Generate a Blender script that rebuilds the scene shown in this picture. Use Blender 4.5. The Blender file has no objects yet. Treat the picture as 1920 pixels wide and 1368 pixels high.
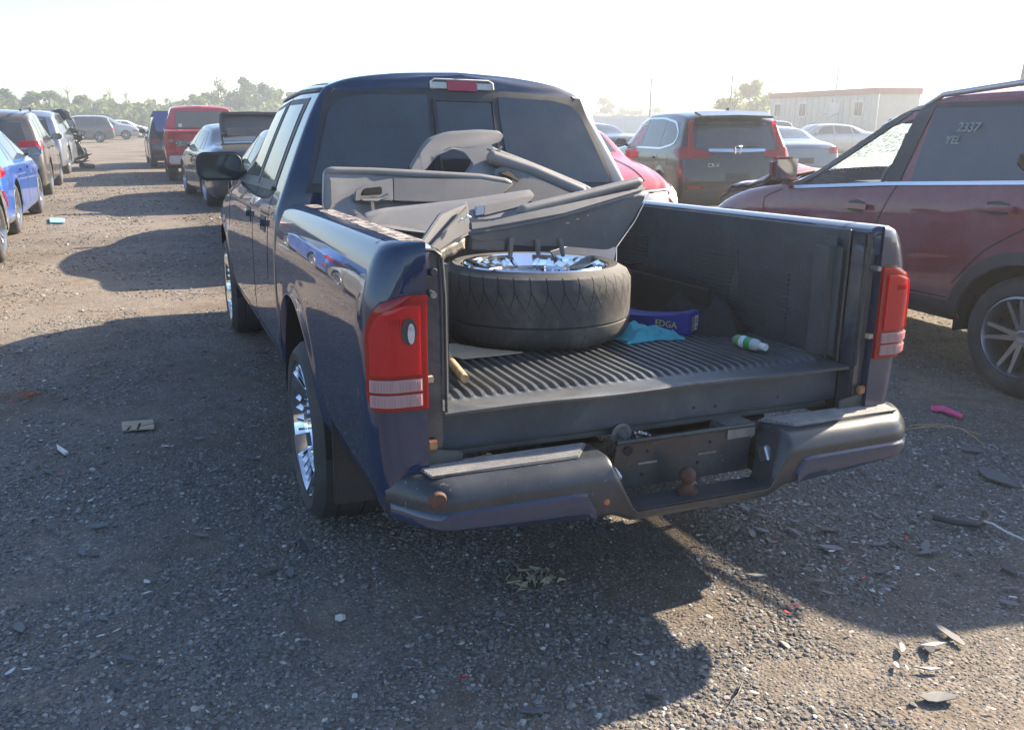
import bpy, bmesh, math, random
import numpy as np
from mathutils import Matrix, Vector, noise as mnoise
SC = bpy.context.scene
COL = SC.collection
rad = math.radians
rnd = random.Random(7)

# ---------------------------------------------------------------- camera
def cam_axes(yaw, pitch, roll):
    y, p, r = map(rad, (yaw, pitch, roll))
    F = np.array([math.sin(y) * math.cos(p), math.cos(y) * math.cos(p), -math.sin(p)])
    R = np.array([math.cos(y), -math.sin(y), 0.0])
    U = np.cross(R, F)
    return math.cos(r) * R + math.sin(r) * U, -math.sin(r) * R + math.cos(r) * U, F
CAM_POS = (-1.322, -1.947, 1.5134)
R_, U_, F_ = cam_axes(22.7507, 16.1606, 0.1822)
cd = bpy.data.cameras.new('camera')
cam = bpy.data.objects.new('camera', cd)
COL.objects.link(cam)
cam.matrix_world = Matrix(((R_[0], U_[0], -F_[0], CAM_POS[0]), (R_[1], U_[1], -F_[1], CAM_POS[1]),
                           (R_[2], U_[2], -F_[2], CAM_POS[2]), (0, 0, 0, 1)))
cd.sensor_width = 36.0
cd.lens = 1581.765 / 1920 * 36.0
cd.clip_start = 0.05
cd.clip_end = 4000
SC.camera = cam

# ---------------------------------------------------------------- sky, sun, exposure
SUN_TO = Vector((1.70, 0.38, 1.0)).normalized()          # towards the sun
SUN_EL = math.asin(SUN_TO.z)
SUN_AZ = math.atan2(SUN_TO.x, SUN_TO.y)
W = bpy.data.worlds.new('World')
SC.world = W
W.use_nodes = True
wn = W.node_tree
bg = wn.nodes['Background']
sky = wn.nodes.new('ShaderNodeTexSky')
sky.sky_type = 'NISHITA'
sky.sun_disc = False
sky.sun_elevation = SUN_EL
sky.sun_rotation = SUN_AZ
sky.air_density = 1.0
sky.dust_density = 0.8
sky.ozone_density = 3.6
wn.links.new(sky.outputs[0], bg.inputs[0])
bg.inputs[1].default_value = 0.088
sd = bpy.data.lights.new('sun', 'SUN')
sd.energy = 5.0
sd.angle = rad(0.6)
sd.color = (1.0, 0.83, 0.62)
sun = bpy.data.objects.new('sun', sd)
COL.objects.link(sun)
sun.rotation_euler = (-SUN_TO).to_track_quat('-Z', 'Y').to_euler()
SC.view_settings.view_transform = 'Standard'
SC.view_settings.look = 'None'
SC.view_settings.gamma = 1.0
SC.view_settings.use_curve_mapping = False
SC.view_settings.exposure = 1.9
SC.cycles.use_denoising = True
SC.cycles.max_bounces = 8
SC.cycles.volume_bounces = 0
SC.cycles.transparent_max_bounces = 12
SC.cycles.caustics_reflective = False
SC.cycles.caustics_refractive = False

# ---------------------------------------------------------------- helpers
def tag(o, label=None, cat=None, group=None, kind=None):
    if label: o['label'] = label
    if cat: o['category'] = cat
    if group: o['group'] = group
    if kind: o['kind'] = kind
    return o
def empty(name, loc=(0, 0, 0), rz=0, parent=None):
    o = bpy.data.objects.new(name, None)
    COL.objects.link(o)
    o.empty_display_size = 0.1
    o.location = loc
    o.rotation_euler = (0, 0, rz)
    if parent: o.parent = parent
    return o
def link(name, me, parent=None, mat=None):
    o = bpy.data.objects.new(name, me)
    COL.objects.link(o)
    if parent: o.parent = parent
    if mat and not me.materials: me.materials.append(mat)
    return o
def mesh(vs, fs, smooth=0, mat=None, name='m'):
    me = bpy.data.meshes.new(name)
    me.from_pydata([tuple(map(float, v)) for v in vs], [], fs)
    if smooth:
        me.shade_smooth()
        if smooth < 180: me.set_sharp_from_angle(angle=rad(smooth))
    if mat: me.materials.append(mat)
    return me
class MB:                                   # mesh builder
    def __init__(s): s.v = []; s.f = []
    def add(s, vs, fs):
        n = len(s.v)
        s.v += [tuple(map(float, v)) for v in vs]
        s.f += [tuple(i + n for i in f) for f in fs]
        return s
    def box(s, a, b, M=None):
        x0, y0, z0 = a; x1, y1, z1 = b
        vs = [(x, y, z) for x in (x0, x1) for y in (y0, y1) for z in (z0, z1)]
        if M is not None: vs = [tuple(M @ Vector(v)) for v in vs]
        return s.add(vs, [(0, 1, 3, 2), (4, 6, 7, 5), (0, 4, 5, 1), (2, 3, 7, 6), (0, 2, 6, 4), (1, 5, 7, 3)])
    def tube(s, pts, r, n=8, cap=True):
        pts = [Vector(p) for p in pts]
        rr = r if hasattr(r, '__len__') else [r] * len(pts)
        t0 = (pts[1] - pts[0]).normalized()
        up = Vector((0, 0, 1)) if abs(t0.z) < .9 else Vector((1, 0, 0))
        b = t0.cross(up).normalized()
        vs = []; fs = []
        for i, p in enumerate(pts):
            t = (pts[min(i + 1, len(pts) - 1)] - pts[max(i - 1, 0)]).normalized()
            b = (b - t * b.dot(t)).normalized()
            c = t.cross(b)
            for k in range(n):
                a = 2 * math.pi * k / n
                vs.append(p + (b * math.cos(a) + c * math.sin(a)) * rr[i])
        for i in range(len(pts) - 1):
            for k in range(n):
                fs.append((i * n + k, i * n + (k + 1) % n, (i + 1) * n + (k + 1) % n, (i + 1) * n + k))
        if cap:
            fs.append(tuple(range(n - 1, -1, -1)))
            fs.append(tuple((len(pts) - 1) * n + k for k in range(n)))
        return s.add(vs, fs)
    def grid(s, G):                       # G[i][j] points
        ni = len(G); nj = len(G[0])
        vs = [p for row in G for p in row]
        fs = [(i * nj + j, (i + 1) * nj + j, (i + 1) * nj + j + 1, i * nj + j + 1) for i in range(ni - 1) for j in range(nj - 1)]
        return s.add(vs, fs)
    def lathe(s, prof, n=40, axis='x', c=(0, 0, 0), closed=False):   # prof: (axial, radius)
        vs = []; fs = []
        m = len(prof)
        for k in range(n):
            a = 2 * math.pi * k / n
            for (x, r) in prof:
                if axis == 'x': vs.append((c[0] + x, c[1] + r * math.cos(a), c[2] + r * math.sin(a)))
                elif axis == 'z': vs.append((c[0] + r * math.cos(a), c[1] + r * math.sin(a), c[2] + x))
                else: vs.append((c[0] + r * math.cos(a), c[1] + x, c[2] + r * math.sin(a)))
        for k in range(n):
            for j in range(m if closed else m - 1):
                fs.append((k * m + j, k * m + (j + 1) % m, ((k + 1) % n) * m + (j + 1) % m, ((k + 1) % n) * m + j))
        return s.add(vs, fs)
    def slab(s, pts, d):                  # polygon extruded by vector d
        n = len(pts)
        a = [Vector(p) for p in pts]; b = [p + Vector(d) for p in a]
        fs = [tuple(range(n)), tuple(range(2 * n - 1, n - 1, -1))]
        fs += [(i, i + n, (i + 1) % n + n, (i + 1) % n) for i in range(n)]
        return s.add(a + b, fs)
    def build(s, name, mat=None, parent=None, smooth=0, bevel=0, seg=2, wn_=False):
        me = mesh(s.v, s.f, smooth, mat, name)
        bm = bmesh.new(); bm.from_mesh(me)
        bmesh.ops.recalc_face_normals(bm, faces=bm.faces)
        if bevel: bmesh.ops.bevel(bm, geom=[e for e in bm.edges if len(e.link_faces) == 2 and e.calc_face_angle() > .5], offset=bevel, segments=seg, affect='EDGES', clamp_overlap=True)
        bm.to_mesh(me); bm.free()
        if bevel or smooth:
            me.shade_smooth(); me.set_sharp_from_angle(angle=rad(smooth or 35))
        return link(name, me, parent)
def copy_tree(o, parent=None):
    c = o.copy(); COL.objects.link(c); c.parent = parent
    for ch in list(o.children): copy_tree(ch, c)
    return c
def pchip(xs, ys):
    xs = np.array(xs, float); ys = np.array(ys, float)
    h = np.diff(xs); d = np.diff(ys) / h
    m = np.zeros_like(ys)
    m[0] = d[0]; m[-1] = d[-1]
    for i in range(1, len(xs) - 1):
        if d[i - 1] * d[i] > 0:
            w1 = 2 * h[i] + h[i - 1]; w2 = h[i] + 2 * h[i - 1]
            m[i] = (w1 + w2) / (w1 / d[i - 1] + w2 / d[i])
    def f(x):
        x = min(max(x, xs[0]), xs[-1])
        i = min(max(int(np.searchsorted(xs, x)) - 1, 0), len(xs) - 2)
        t = (x - xs[i]) / h[i]
        return ((1 + 2 * t) * (1 - t) ** 2 * ys[i] + t * (1 - t) ** 2 * h[i] * m[i] + t * t * (3 - 2 * t) * ys[i + 1] + t * t * (t - 1) * h[i] * m[i + 1])
    return f
def cr_all(P, nsub):                      # catmull-rom through P, nsub per segment
    P = np.array(P, float); n = len(P); out = []
    for i in range(n - 1):
        p0 = P[max(i - 1, 0)]; p1 = P[i]; p2 = P[i + 1]; p3 = P[min(i + 2, n - 1)]
        for k in range(nsub):
            t = k / nsub
            out.append(.5 * (2 * p1 + (p2 - p0) * t + (2 * p0 - 5 * p1 + 4 * p2 - p3) * t * t + (3 * p1 - p0 - 3 * p2 + p3) * t ** 3))
    out.append(P[-1])
    return np.array(out)
def polyl(pts, u):                        # point on a polyline by normalised length
    pts = np.array(pts, float)
    if len(pts) == 1: return pts[0]
    L = np.r_[0, np.cumsum(np.linalg.norm(np.diff(pts, axis=0), axis=1))]
    if L[-1] < 1e-9: return pts[0]
    x = u * L[-1]
    return np.array([np.interp(x, L, pts[:, k]) for k in range(pts.shape[1])])

# ---------------------------------------------------------------- materials
def newmat(name):
    m = bpy.data.materials.new(name); m.use_nodes = True
    return m, m.node_tree, m.node_tree.nodes['Principled BSDF']
def setp(b, **k):
    names = dict(color='Base Color', rough='Roughness', metal='Metallic', coat='Coat Weight', coatr='Coat Roughness', spec='Specular IOR Level',
                 trans='Transmission Weight', ior='IOR', sheen='Sheen Weight', sss='Subsurface Weight', alpha='Alpha', emis='Emission Strength')
    for a, v in k.items():
        if a == 'color': v = (*v, 1)
        b.inputs[names[a]].default_value = v
def N(nt, t, **k):
    n = nt.nodes.new(t)
    for a, v in k.items():
        if a in n.inputs: n.inputs[a].default_value = v
        else: setattr(n, a, v)
    return n
def ramp(nt, fac, stops):
    r = nt.nodes.new('ShaderNodeValToRGB')
    while len(r.color_ramp.elements) < len(stops): r.color_ramp.elements.new(.5)
    for e, (p, c) in zip(r.color_ramp.elements, stops):
        e.position = p; e.color = (*c, 1) if len(c) == 3 else c
    nt.links.new(fac, r.inputs[0])
    return r.outputs[0]
def mixc(nt, fac, a, b):
    m = nt.nodes.new('ShaderNodeMix'); m.data_type = 'RGBA'
    for sock, v in ((m.inputs[0], fac), (m.inputs[6], a), (m.inputs[7], b)):
        if hasattr(v, 'links'): nt.links.new(v, sock)
        elif isinstance(v, tuple): sock.default_value = (*v, 1)
        else: sock.default_value = v
    return m.outputs[2]
def noise(nt, scale, detail=4, rough=.55, coord='Object', dist=0, stretch=None):
    tc = nt.nodes.new('ShaderNodeTexCoord')
    n = N(nt, 'ShaderNodeTexNoise', Scale=scale, Detail=detail, Roughness=rough, Distortion=dist)
    src = tc.outputs[coord]
    if stretch:
        mp = nt.nodes.new('ShaderNodeMapping'); mp.inputs['Scale'].default_value = stretch
        nt.links.new(src, mp.inputs[0]); src = mp.outputs[0]
    nt.links.new(src, n.inputs['Vector'])
    return n.outputs[0]
def bump(nt, b, h, strength=.3, dist=.01):
    n = N(nt, 'ShaderNodeBump', Strength=strength, Distance=dist)
    nt.links.new(h, n.inputs['Height']); nt.links.new(n.outputs[0], b.inputs['Normal'])
def surf(name, color, rough=.6, var=.25, scale=12, bumps=0, dirt=None, chips=None, **k):
    """plain rough surface with mottled colour, optional dirt colour and fine relief"""
    m, nt, b = newmat(name)
    setp(b, color=color, rough=rough, **k)
    n = noise(nt, scale, 6, .6)
    lo = tuple(c * (1 - var) for c in color); hi = tuple(min(1, c * (1 + var)) for c in color)
    col = ramp(nt, n, [(.3, lo), (.7, hi)])
    if dirt:
        d = ramp(nt, noise(nt, scale * .35, 8, .7, dist=.6), [(.5, (0, 0, 0)), (.72, (1, 1, 1))])
        col = mixc(nt, d, col, dirt)
    if chips:                       # (scale, threshold, colour): small scuffs and grit
        cs, th, cc_ = chips
        d = ramp(nt, noise(nt, cs, 3, .75, dist=1.5), [(th, (0, 0, 0)), (th + .04, (1, 1, 1))])
        d2 = ramp(nt, noise(nt, 4.5, 3, .6), [(.42, (0, 0, 0)), (.62, (1, 1, 1))])
        mm = N(nt, 'ShaderNodeMath', operation='MULTIPLY'); nt.links.new(d, mm.inputs[0]); nt.links.new(d2, mm.inputs[1])
        col = mixc(nt, mm.outputs[0], col, cc_)
    nt.links.new(col, b.inputs['Base Color'])
    rr = nt.nodes.new('ShaderNodeMapRange'); rr.inputs['To Min'].default_value = max(0, rough - .12); rr.inputs['To Max'].default_value = min(1, rough + .12)
    nt.links.new(n, rr.inputs[0]); nt.links.new(rr.outputs[0], b.inputs['Roughness'])
    if bumps: bump(nt, b, noise(nt, scale * 12, 3), bumps, .004)
    return m
def paint(name, color, metal=.35, rough=.32, dust=.25, dustc=(.30, .27, .23), coat=1.0):
    m, nt, b = newmat(name)
    setp(b, color=color, rough=rough, metal=metal, coat=coat, coatr=.02, spec=.15, ior=1.5); b.inputs['Coat IOR'].default_value = 1.58
    n = noise(nt, 3.0, 8, .65, dist=.4)
    f = nt.nodes.new('ShaderNodeMapRange')
    f.inputs['From Min'].default_value = .42; f.inputs['From Max'].default_value = .8; f.inputs['To Max'].default_value = dust
    nt.links.new(n, f.inputs[0])
    # more dust towards the ground (road spray)
    geo = nt.nodes.new('ShaderNodeNewGeometry'); sx = nt.nodes.new('ShaderNodeSeparateXYZ')
    nt.links.new(geo.outputs['Position'], sx.inputs[0])
    g = nt.nodes.new('ShaderNodeMapRange'); g.inputs['From Min'].default_value = .2; g.inputs['From Max'].default_value = .75
    g.inputs['To Min'].default_value = dust * .9; g.inputs['To Max'].default_value = 0
    nt.links.new(sx.outputs[2], g.inputs[0])
    a = N(nt, 'ShaderNodeMath', operation='ADD', use_clamp=True)
    nt.links.new(f.outputs[0], a.inputs[0]); nt.links.new(g.outputs[0], a.inputs[1])
    nt.links.new(mixc(nt, a.outputs[0], color, dustc), b.inputs['Base Color'])
    cr = N(nt, 'ShaderNodeMapRange'); cr.inputs['From Max'].default_value = .6; cr.inputs['To Min'].default_value = coat; cr.inputs['To Max'].default_value = coat * .55
    nt.links.new(a.outputs[0], cr.inputs[0]); nt.links.new(cr.outputs[0], b.inputs['Coat Weight'])
    cc = N(nt, 'ShaderNodeMapRange'); cc.inputs['From Max'].default_value = .5; cc.inputs['To Min'].default_value = .012; cc.inputs['To Max'].default_value = .16
    nt.links.new(a.outputs[0], cc.inputs[0]); nt.links.new(cc.outputs[0], b.inputs['Coat Roughness'])
    bn = N(nt, 'ShaderNodeBump', Strength=.05, Distance=.02)
    nt.links.new(noise(nt, 1.6, 2, .4), bn.inputs['Height']); nt.links.new(bn.outputs[0], b.inputs['Coat Normal'])
    return m
def glossy(name, color, rough=.08, **k):
    m, nt, b = newmat(name); setp(b, color=color, rough=rough, **k); return m
def tinted(name, color=(.014, .02, .026), dust=.13):
    m, nt, b = newmat(name)
    setp(b, rough=.04, spec=.8)
    n = noise(nt, 6, 8, .7)
    f = ramp(nt, n, [(.3, (dust * .35,) * 3), (.85, (dust, dust, dust))])
    nt.links.new(mixc(nt, f, color, (.30, .33, .35)), b.inputs['Base Color'])
    rr = ramp(nt, n, [(.4, (.03, .03, .03)), (.9, (.2, .2, .2))]); nt.links.new(rr, b.inputs['Roughness'])
    return m
def clear(name, color=(.8, .88, .86), fac=.5):
    m, nt, b = newmat(name)
    setp(b, color=color, rough=.02, spec=.6)
    t = nt.nodes.new('ShaderNodeBsdfTransparent'); t.inputs[0].default_value = (*color, 1)
    mx = nt.nodes.new('ShaderNodeMixShader')
    fr = nt.nodes.new('ShaderNodeFresnel'); fr.inputs[0].default_value = 1.5
    gl = nt.nodes.new('ShaderNodeBsdfGlossy'); gl.inputs['Roughness'].default_value = .02
    nt.links.new(fr.outputs[0], mx.inputs[0]); nt.links.new(t.outputs[0], mx.inputs[1]); nt.links.new(gl.outputs[0], mx.inputs[2])
    out = nt.nodes['Material Output']
    m2 = nt.nodes.new('ShaderNodeMixShader'); m2.inputs[0].default_value = fac
    df = nt.nodes.new('ShaderNodeBsdfDiffuse'); df.inputs[0].default_value = (.35, .42, .42, 1)
    nt.links.new(mx.outputs[0], m2.inputs[1]); nt.links.new(df.outputs[0], m2.inputs[2])
    nt.links.new(m2.outputs[0], out.inputs[0])
    return m
def redlens(name, color=(.52, .005, .016), stripes=60, amount=.35):
    m, nt, b = newmat(name)
    setp(b, rough=.12, coat=1.0, coatr=.02, sss=.0)
    tc = nt.nodes.new('ShaderNodeTexCoord')
    w = N(nt, 'ShaderNodeTexWave', Scale=stripes, bands_direction='X'); nt.links.new(tc.outputs['Object'], w.inputs['Vector'])
    lo = tuple(c * (1 - amount) for c in color)
    nt.links.new(ramp(nt, w.outputs[0], [(.2, lo), (.8, color)]), b.inputs['Base Color'])
    tr = nt.nodes.new('ShaderNodeBsdfTranslucent'); tr.inputs[0].default_value = (min(1, color[0] * 1.6), color[1] * (2 if color[1] < .1 else 1), color[2] * (4 if color[2] < .1 else 1), 1)
    mx = nt.nodes.new('ShaderNodeMixShader'); mx.inputs[0].default_value = .5
    nt.links.new(b.outputs[0], mx.inputs[1]); nt.links.new(tr.outputs[0], mx.inputs[2])
    nt.links.new(mx.outputs[0], nt.nodes['Material Output'].inputs[0])
    return m
M = {}
M['navy'] = paint('navy_paint', (.0015, .0175, .058), .0, .5, .04)
M['tyre'] = surf('tyre_rubber', (.038, .039, .041), .75, .35, 9, .25, dirt=(.085, .078, .068))
M['tyre_dusty'] = surf('dusty_tyre_rubber', (.042, .044, .046), .72, .25, 7, .12, dirt=(.14, .128, .108), chips=(60, .68, (.30, .28, .25)))
M['chrome'] = glossy('chrome', (.75, .77, .8), .09, metal=1.0)
M['alloy'] = glossy('alloy', (.42, .43, .45), .3, metal=.9)
M['black_plastic'] = surf('black_plastic', (.028, .030, .033), .5, .3, 10, .15)
M['liner'] = surf('bed_liner', (.058, .066, .074), .45, .3, 6, .12, chips=(70, .64, (.22, .20, .17)), dirt=(.13, .125, .115))
M['underbody'] = surf('underbody', (.012, .012, .012), .9, .3, 8)
M['dull_metal'] = surf('dull_steel', (.06, .066, .07), .6, .35, 9, .2, metal=.3, dirt=(.12, .11, .1))
M['steel'] = surf('grey_steel', (.22, .22, .21), .55, .3, 20, .2, metal=.5, dirt=(.12, .08, .05))
M['rust'] = surf('rust', (.075, .034, .024), .8, .45, 25, .4, dirt=(.12, .055, .035))
M['glass_dark'] = tinted('dark_glass')
M['glass_tint'] = tinted('tinted_glass', (.03, .04, .05), .06)
M['glass_clear'] = clear('side_glass', (.93, .97, .96), .035)
M['glass_tinted_clear'] = clear('privacy_glass', (.16, .2, .21), .06)
def cracked(name):
    m, nt, b = newmat(name)
    t = nt.nodes.new('ShaderNodeBsdfTransparent'); t.inputs[0].default_value = (.9, .96, .94, 1)
    tr = nt.nodes.new('ShaderNodeBsdfTranslucent'); tr.inputs[0].default_value = (.62, .74, .66, 1)
    tc = nt.nodes.new('ShaderNodeTexCoord')
    v = N(nt, 'ShaderNodeTexVoronoi', Scale=22.0, feature='DISTANCE_TO_EDGE'); nt.links.new(tc.outputs['Object'], v.inputs['Vector'])
    c = ramp(nt, v.outputs['Distance'], [(.0, (.95, .95, .95)), (.09, (.28, .28, .28)), (.3, (.16, .16, .16))])
    mx = nt.nodes.new('ShaderNodeMixShader'); nt.links.new(c, mx.inputs[0]); nt.links.new(t.outputs[0], mx.inputs[1]); nt.links.new(tr.outputs[0], mx.inputs[2])
    nt.links.new(mx.outputs[0], nt.nodes['Material Output'].inputs[0])
    return m
M['cracked_glass'] = cracked('cracked_windscreen')
M['red_lens'] = redlens('red_lens')
M['white_lens'] = redlens('reverse_lens', (.62, .6, .62), 90, .5)
M['white_plastic'] = surf('white_plastic', (.6, .6, .58), .5, .15, 20)
M['rubber_mat'] = surf('step_pad', (.16, .16, .165), .6, .25, 18, .3, dirt=(.30, .28, .25))
M['bumper_black'] = surf('worn_black_bumper', (.030, .034, .040), .30, .4, 5, .04, dirt=(.085, .085, .08), chips=(45, .66, (.26, .25, .23)))
M['trim_grey'] = surf('grey_vinyl', (.165, .163, .162), .42, .10, 5, .03, dirt=(.27, .255, .235))
M['trim_dark'] = surf('dark_trim', (.11, .112, .118), .55, .2, 6, .06, dirt=(.12, .115, .11))
M['card'] = surf('cardboard', (.42, .33, .23), .85, .12, 14, .15)
M['wood'] = surf('raw_wood', (.42, .28, .15), .7, .25, 25, .2)
M['teal_cloth'] = surf('teal_cloth', (.03, .28, .34), .9, .3, 12, .5)
M['black_cloth'] = surf('black_cloth', (.012, .013, .016), .9, .4, 10, .5)
M['pink'] = surf('pink_plastic', (.75, .06, .25), .5, .2, 20)
M['mirror_dark'] = glossy('mirror_glass', (.16, .19, .20), .04, metal=1.0)
M['chrome_trim'] = glossy('chrome_trim', (.6, .62, .65), .15, metal=1.0)

# ---------------------------------------------------------------- ground
def ground_mat():
    m, nt, b = newmat('gravel_ground')
    setp(b, rough=.95, spec=.2)
    tc = nt.nodes.new('ShaderNodeTexCoord')
    def vor(s, **k):
        v = N(nt, 'ShaderNodeTexVoronoi', Scale=s, **k); nt.links.new(tc.outputs['Object'], v.inputs['Vector']); return v
    v1 = vor(78); v2 = vor(110)
    big = noise(nt, .45, 5, .55, dist=.5)
    mid = noise(nt, 2.6, 6, .6, dist=.3)
    fine = noise(nt, 90, 4, .7)
    dirt = ramp(nt, noise(nt, 9, 8, .7), [(.3, (.115, .098, .08)), (.7, (.24, .205, .168))])
    s1 = N(nt, 'ShaderNodeSeparateColor'); nt.links.new(v1.outputs['Color'], s1.inputs[0])
    stone = ramp(nt, s1.outputs[0], [(0, (.085, .08, .075)), (.45, (.16, .15, .14)), (.8, (.24, .225, .205)), (1, (.40, .385, .36))])
    msk = ramp(nt, mid, [(.40, (0, 0, 0)), (.56, (1, 1, 1))])
    msk2 = ramp(nt, v1.outputs['Distance'], [(.25, (1, 1, 1)), (.55, (.25, .25, .25))])
    mm = N(nt, 'ShaderNodeMath', operation='MULTIPLY'); nt.links.new(msk, mm.inputs[0]); nt.links.new(msk2, mm.inputs[1])
    col = mixc(nt, mm.outputs[0], dirt, stone)
    stain = ramp(nt, big, [(.32, (.62, .60, .58)), (.55, (1, 1, 1)), (.75, (1.12, 1.05, .98))])
    mu = nt.nodes.new('ShaderNodeMix'); mu.data_type = 'RGBA'; mu.blend_type = 'MULTIPLY'; mu.inputs[0].default_value = 1
    nt.links.new(col, mu.inputs[6]); nt.links.new(stain, mu.inputs[7])
    nt.links.new(mu.outputs[2], b.inputs['Base Color'])
    a = N(nt, 'ShaderNodeMath', operation='MULTIPLY_ADD'); a.inputs[1].default_value = -.9
    nt.links.new(v1.outputs['Distance'], a.inputs[0]); nt.links.new(fine, a.inputs[2])
    bump(nt, b, a.outputs[0], .5, .010)
    return m
def gz(x, y):                              # small ground relief, flat far away
    d = math.hypot(x, y - 4)
    k = math.exp(-(d / 18) ** 2)
    return k * (.010 * mnoise.noise(Vector((x * .9, y * .9, 0))) + .006 * mnoise.noise(Vector((x * 3.1, y * 3.1, 5)))) - .004
n = 260
us = [math.sinh(7.3 * (i / n * 2 - 1)) for i in range(n + 1)]
vs = []; fs = []
for i, u in enumerate(us):
    for j, v in enumerate(us):
        x = u * 1.4 + .3; y = v * 1.4 + 1.2
        vs.append((x, y, gz(x, y) if abs(x) < 60 and abs(y) < 60 else -.004))
for i in range(n):
    for j in range(n):
        a = i * (n + 1) + j
        fs.append((a, a + n + 1, a + n + 2, a + 1))
ground = link('ground', mesh(vs, fs, 180, ground_mat()))
tag(ground, 'brown gravel lot under the cars', kind='structure')

# gravel: loose stones in real geometry, one object
def stone_mesh(seed, flat):
    r = random.Random(seed)
    bm = bmesh.new(); bmesh.ops.create_icosphere(bm, subdivisions=1, radius=1)
    sx, sy, sz = r.uniform(.7, 1.25), r.uniform(.6, 1.0), r.uniform(.35, .7) * flat
    for v in bm.verts:
        k = r.uniform(.72, 1.15)
        v.co = Vector((v.co.x * sx * k, v.co.y * sy * k, v.co.z * sz * k))
    me = bpy.data.meshes.new('stone'); bm.to_mesh(me); bm.free()
    return me
def stone_mat():
    m, nt, b = newmat('loose_stones')
    setp(b, rough=.9, spec=.25)
    oi = nt.nodes.new('ShaderNodeObjectInfo')
    c = ramp(nt, oi.outputs['Random'], [(0, (.09, .09, .088)), (.25, (.15, .148, .143)), (.5, (.21, .205, .195)), (.7, (.165, .142, .118)), (.88, (.26, .245, .225)), (.97, (.36, .345, .32)), (1, (.52, .51, .49))])
    nz = noise(nt, 2.2, 4, .6)
    mu = nt.nodes.new('ShaderNodeMix'); mu.data_type = 'RGBA'; mu.blend_type = 'MULTIPLY'; mu.inputs[0].default_value = 1
    nt.links.new(c, mu.inputs[6]); nt.links.new(ramp(nt, nz, [(.3, (.7, .7, .7)), (.7, (1.2, 1.2, 1.2))]), mu.inputs[7])
    nt.links.new(mu.outputs[2], b.inputs['Base Color'])
    return m
SM = stone_mat()
stcol = bpy.data.collections.new('stone_shapes')
for s in range(9):
    o = bpy.data.objects.new('stone_shape', stone_mesh(s, .7 if s < 6 else .4)); stcol.objects.link(o)
    o.data.materials.append(SM)
g = np.random.default_rng(3)
pts = []; scl = []; rot = []
def scatter(x0, x1, y0, y1, dens, smin, smax, power=2.2, thr=-.12):
    k = int((x1 - x0) * (y1 - y0) * dens)
    X = g.uniform(x0, x1, k); Y = g.uniform(y0, y1, k); Q = g.uniform(0, 1, k)
    for x, y, q in zip(X, Y, Q):
        # keep to the camera's half and a margin round it
        dx, dy = x - CAM_POS[0], y - CAM_POS[1]
        az = math.degrees(math.atan2(dx, dy))
        if not -17 < az < 63: continue
        nz = mnoise.noise(Vector((x * 1.3, y * 1.3, 2))) + .5 * mnoise.noise(Vector((x * 4, y * 4, 9)))
        if nz < thr and q > .25: continue
        s = smin + (smax - smin) * q ** power if nz >= thr else smin + (smax - smin) * .25 * q
        pts.append((x, y, gz(x, y) + s * .15)); scl.append(s)
scatter(-2.6, 2.6, -1.0, .9, 11500, .0032, .0122, 3.0, -.14)
scatter(-2.6, 2.6, -1.0, 2.2, 5200, .0022, .0062, 1.6, -9)
scatter(-3.2, 3.4, 2.2, 5.0, 1500, .003, .007, 1.6, -9)
scatter(-2.6, 2.6, .9, 2.0, 7500, .0036, .0128, 3.0, -.12)
scatter(-3.2, 3.6, 2.0, 5.5, 2400, .004, .014, 3.0, -.05)
scatter(-3.4, 3.2, 5.5, 12, 620, .006, .02, 2.6)
scatter(-4.2, .6, 12, 26, 200, .01, .03, 2.2)
scatter(2.2, 6, -.5, 4, 1300, .004, .014, 3.0)
for k in range(240):
    x = g.uniform(-2.4, 2.4); y = g.uniform(-.9, 4); pts.append((x, y, gz(x, y) + .004)); scl.append(g.uniform(.011, .019))
pm = bpy.data.meshes.new('gravel_points')
pm.from_pydata(pts, [], [])
at = pm.attributes.new('size', 'FLOAT', 'POINT'); at.data.foreach_set('value', np.array(scl, dtype=np.float32))
rt = np.zeros((len(pts), 3), dtype=np.float32); rt[:, 2] = g.uniform(0, 6.28, len(pts)); rt[:, 0] = g.uniform(-.35, .35, len(pts)); rt[:, 1] = g.uniform(-.35, .35, len(pts))
ar = pm.attributes.new('turn', 'FLOAT_VECTOR', 'POINT'); ar.data.foreach_set('vector', rt.ravel())
gravel = link('gravel', pm, None, SM)
tag(gravel, 'loose grey and brown stones scattered over the lot', kind='stuff')
ng = bpy.data.node_groups.new('scatter_stones', 'GeometryNodeTree')
ng.interface.new_socket('Geometry', in_out='INPUT', socket_type='NodeSocketGeometry')
ng.interface.new_socket('Geometry', in_out='OUTPUT', socket_type='NodeSocketGeometry')
gi = ng.nodes.new('NodeGroupInput'); go = ng.nodes.new('NodeGroupOutput')
ip = ng.nodes.new('GeometryNodeInstanceOnPoints'); ci = ng.nodes.new('GeometryNodeCollectionInfo')
ci.inputs['Collection'].default_value = stcol
ci.inputs['Separate Children'].default_value = True; ci.inputs['Reset Children'].default_value = True
ns_ = ng.nodes.new('GeometryNodeInputNamedAttribute'); ns_.data_type = 'FLOAT'; ns_.inputs[0].default_value = 'size'
nr = ng.nodes.new('GeometryNodeInputNamedAttribute'); nr.data_type = 'FLOAT_VECTOR'; nr.inputs[0].default_value = 'turn'
ng.links.new(gi.outputs[0], ip.inputs['Points']); ng.links.new(ci.outputs[0], ip.inputs['Instance'])
ip.inputs['Pick Instance'].default_value = True
ng.links.new(nr.outputs[0], ip.inputs['Rotation']); ng.links.new(ns_.outputs[0], ip.inputs['Scale'])
ng.links.new(ip.outputs[0], go.inputs[0])
gm = gravel.modifiers.new('stones', 'NODES'); gm.node_group = ng

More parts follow.
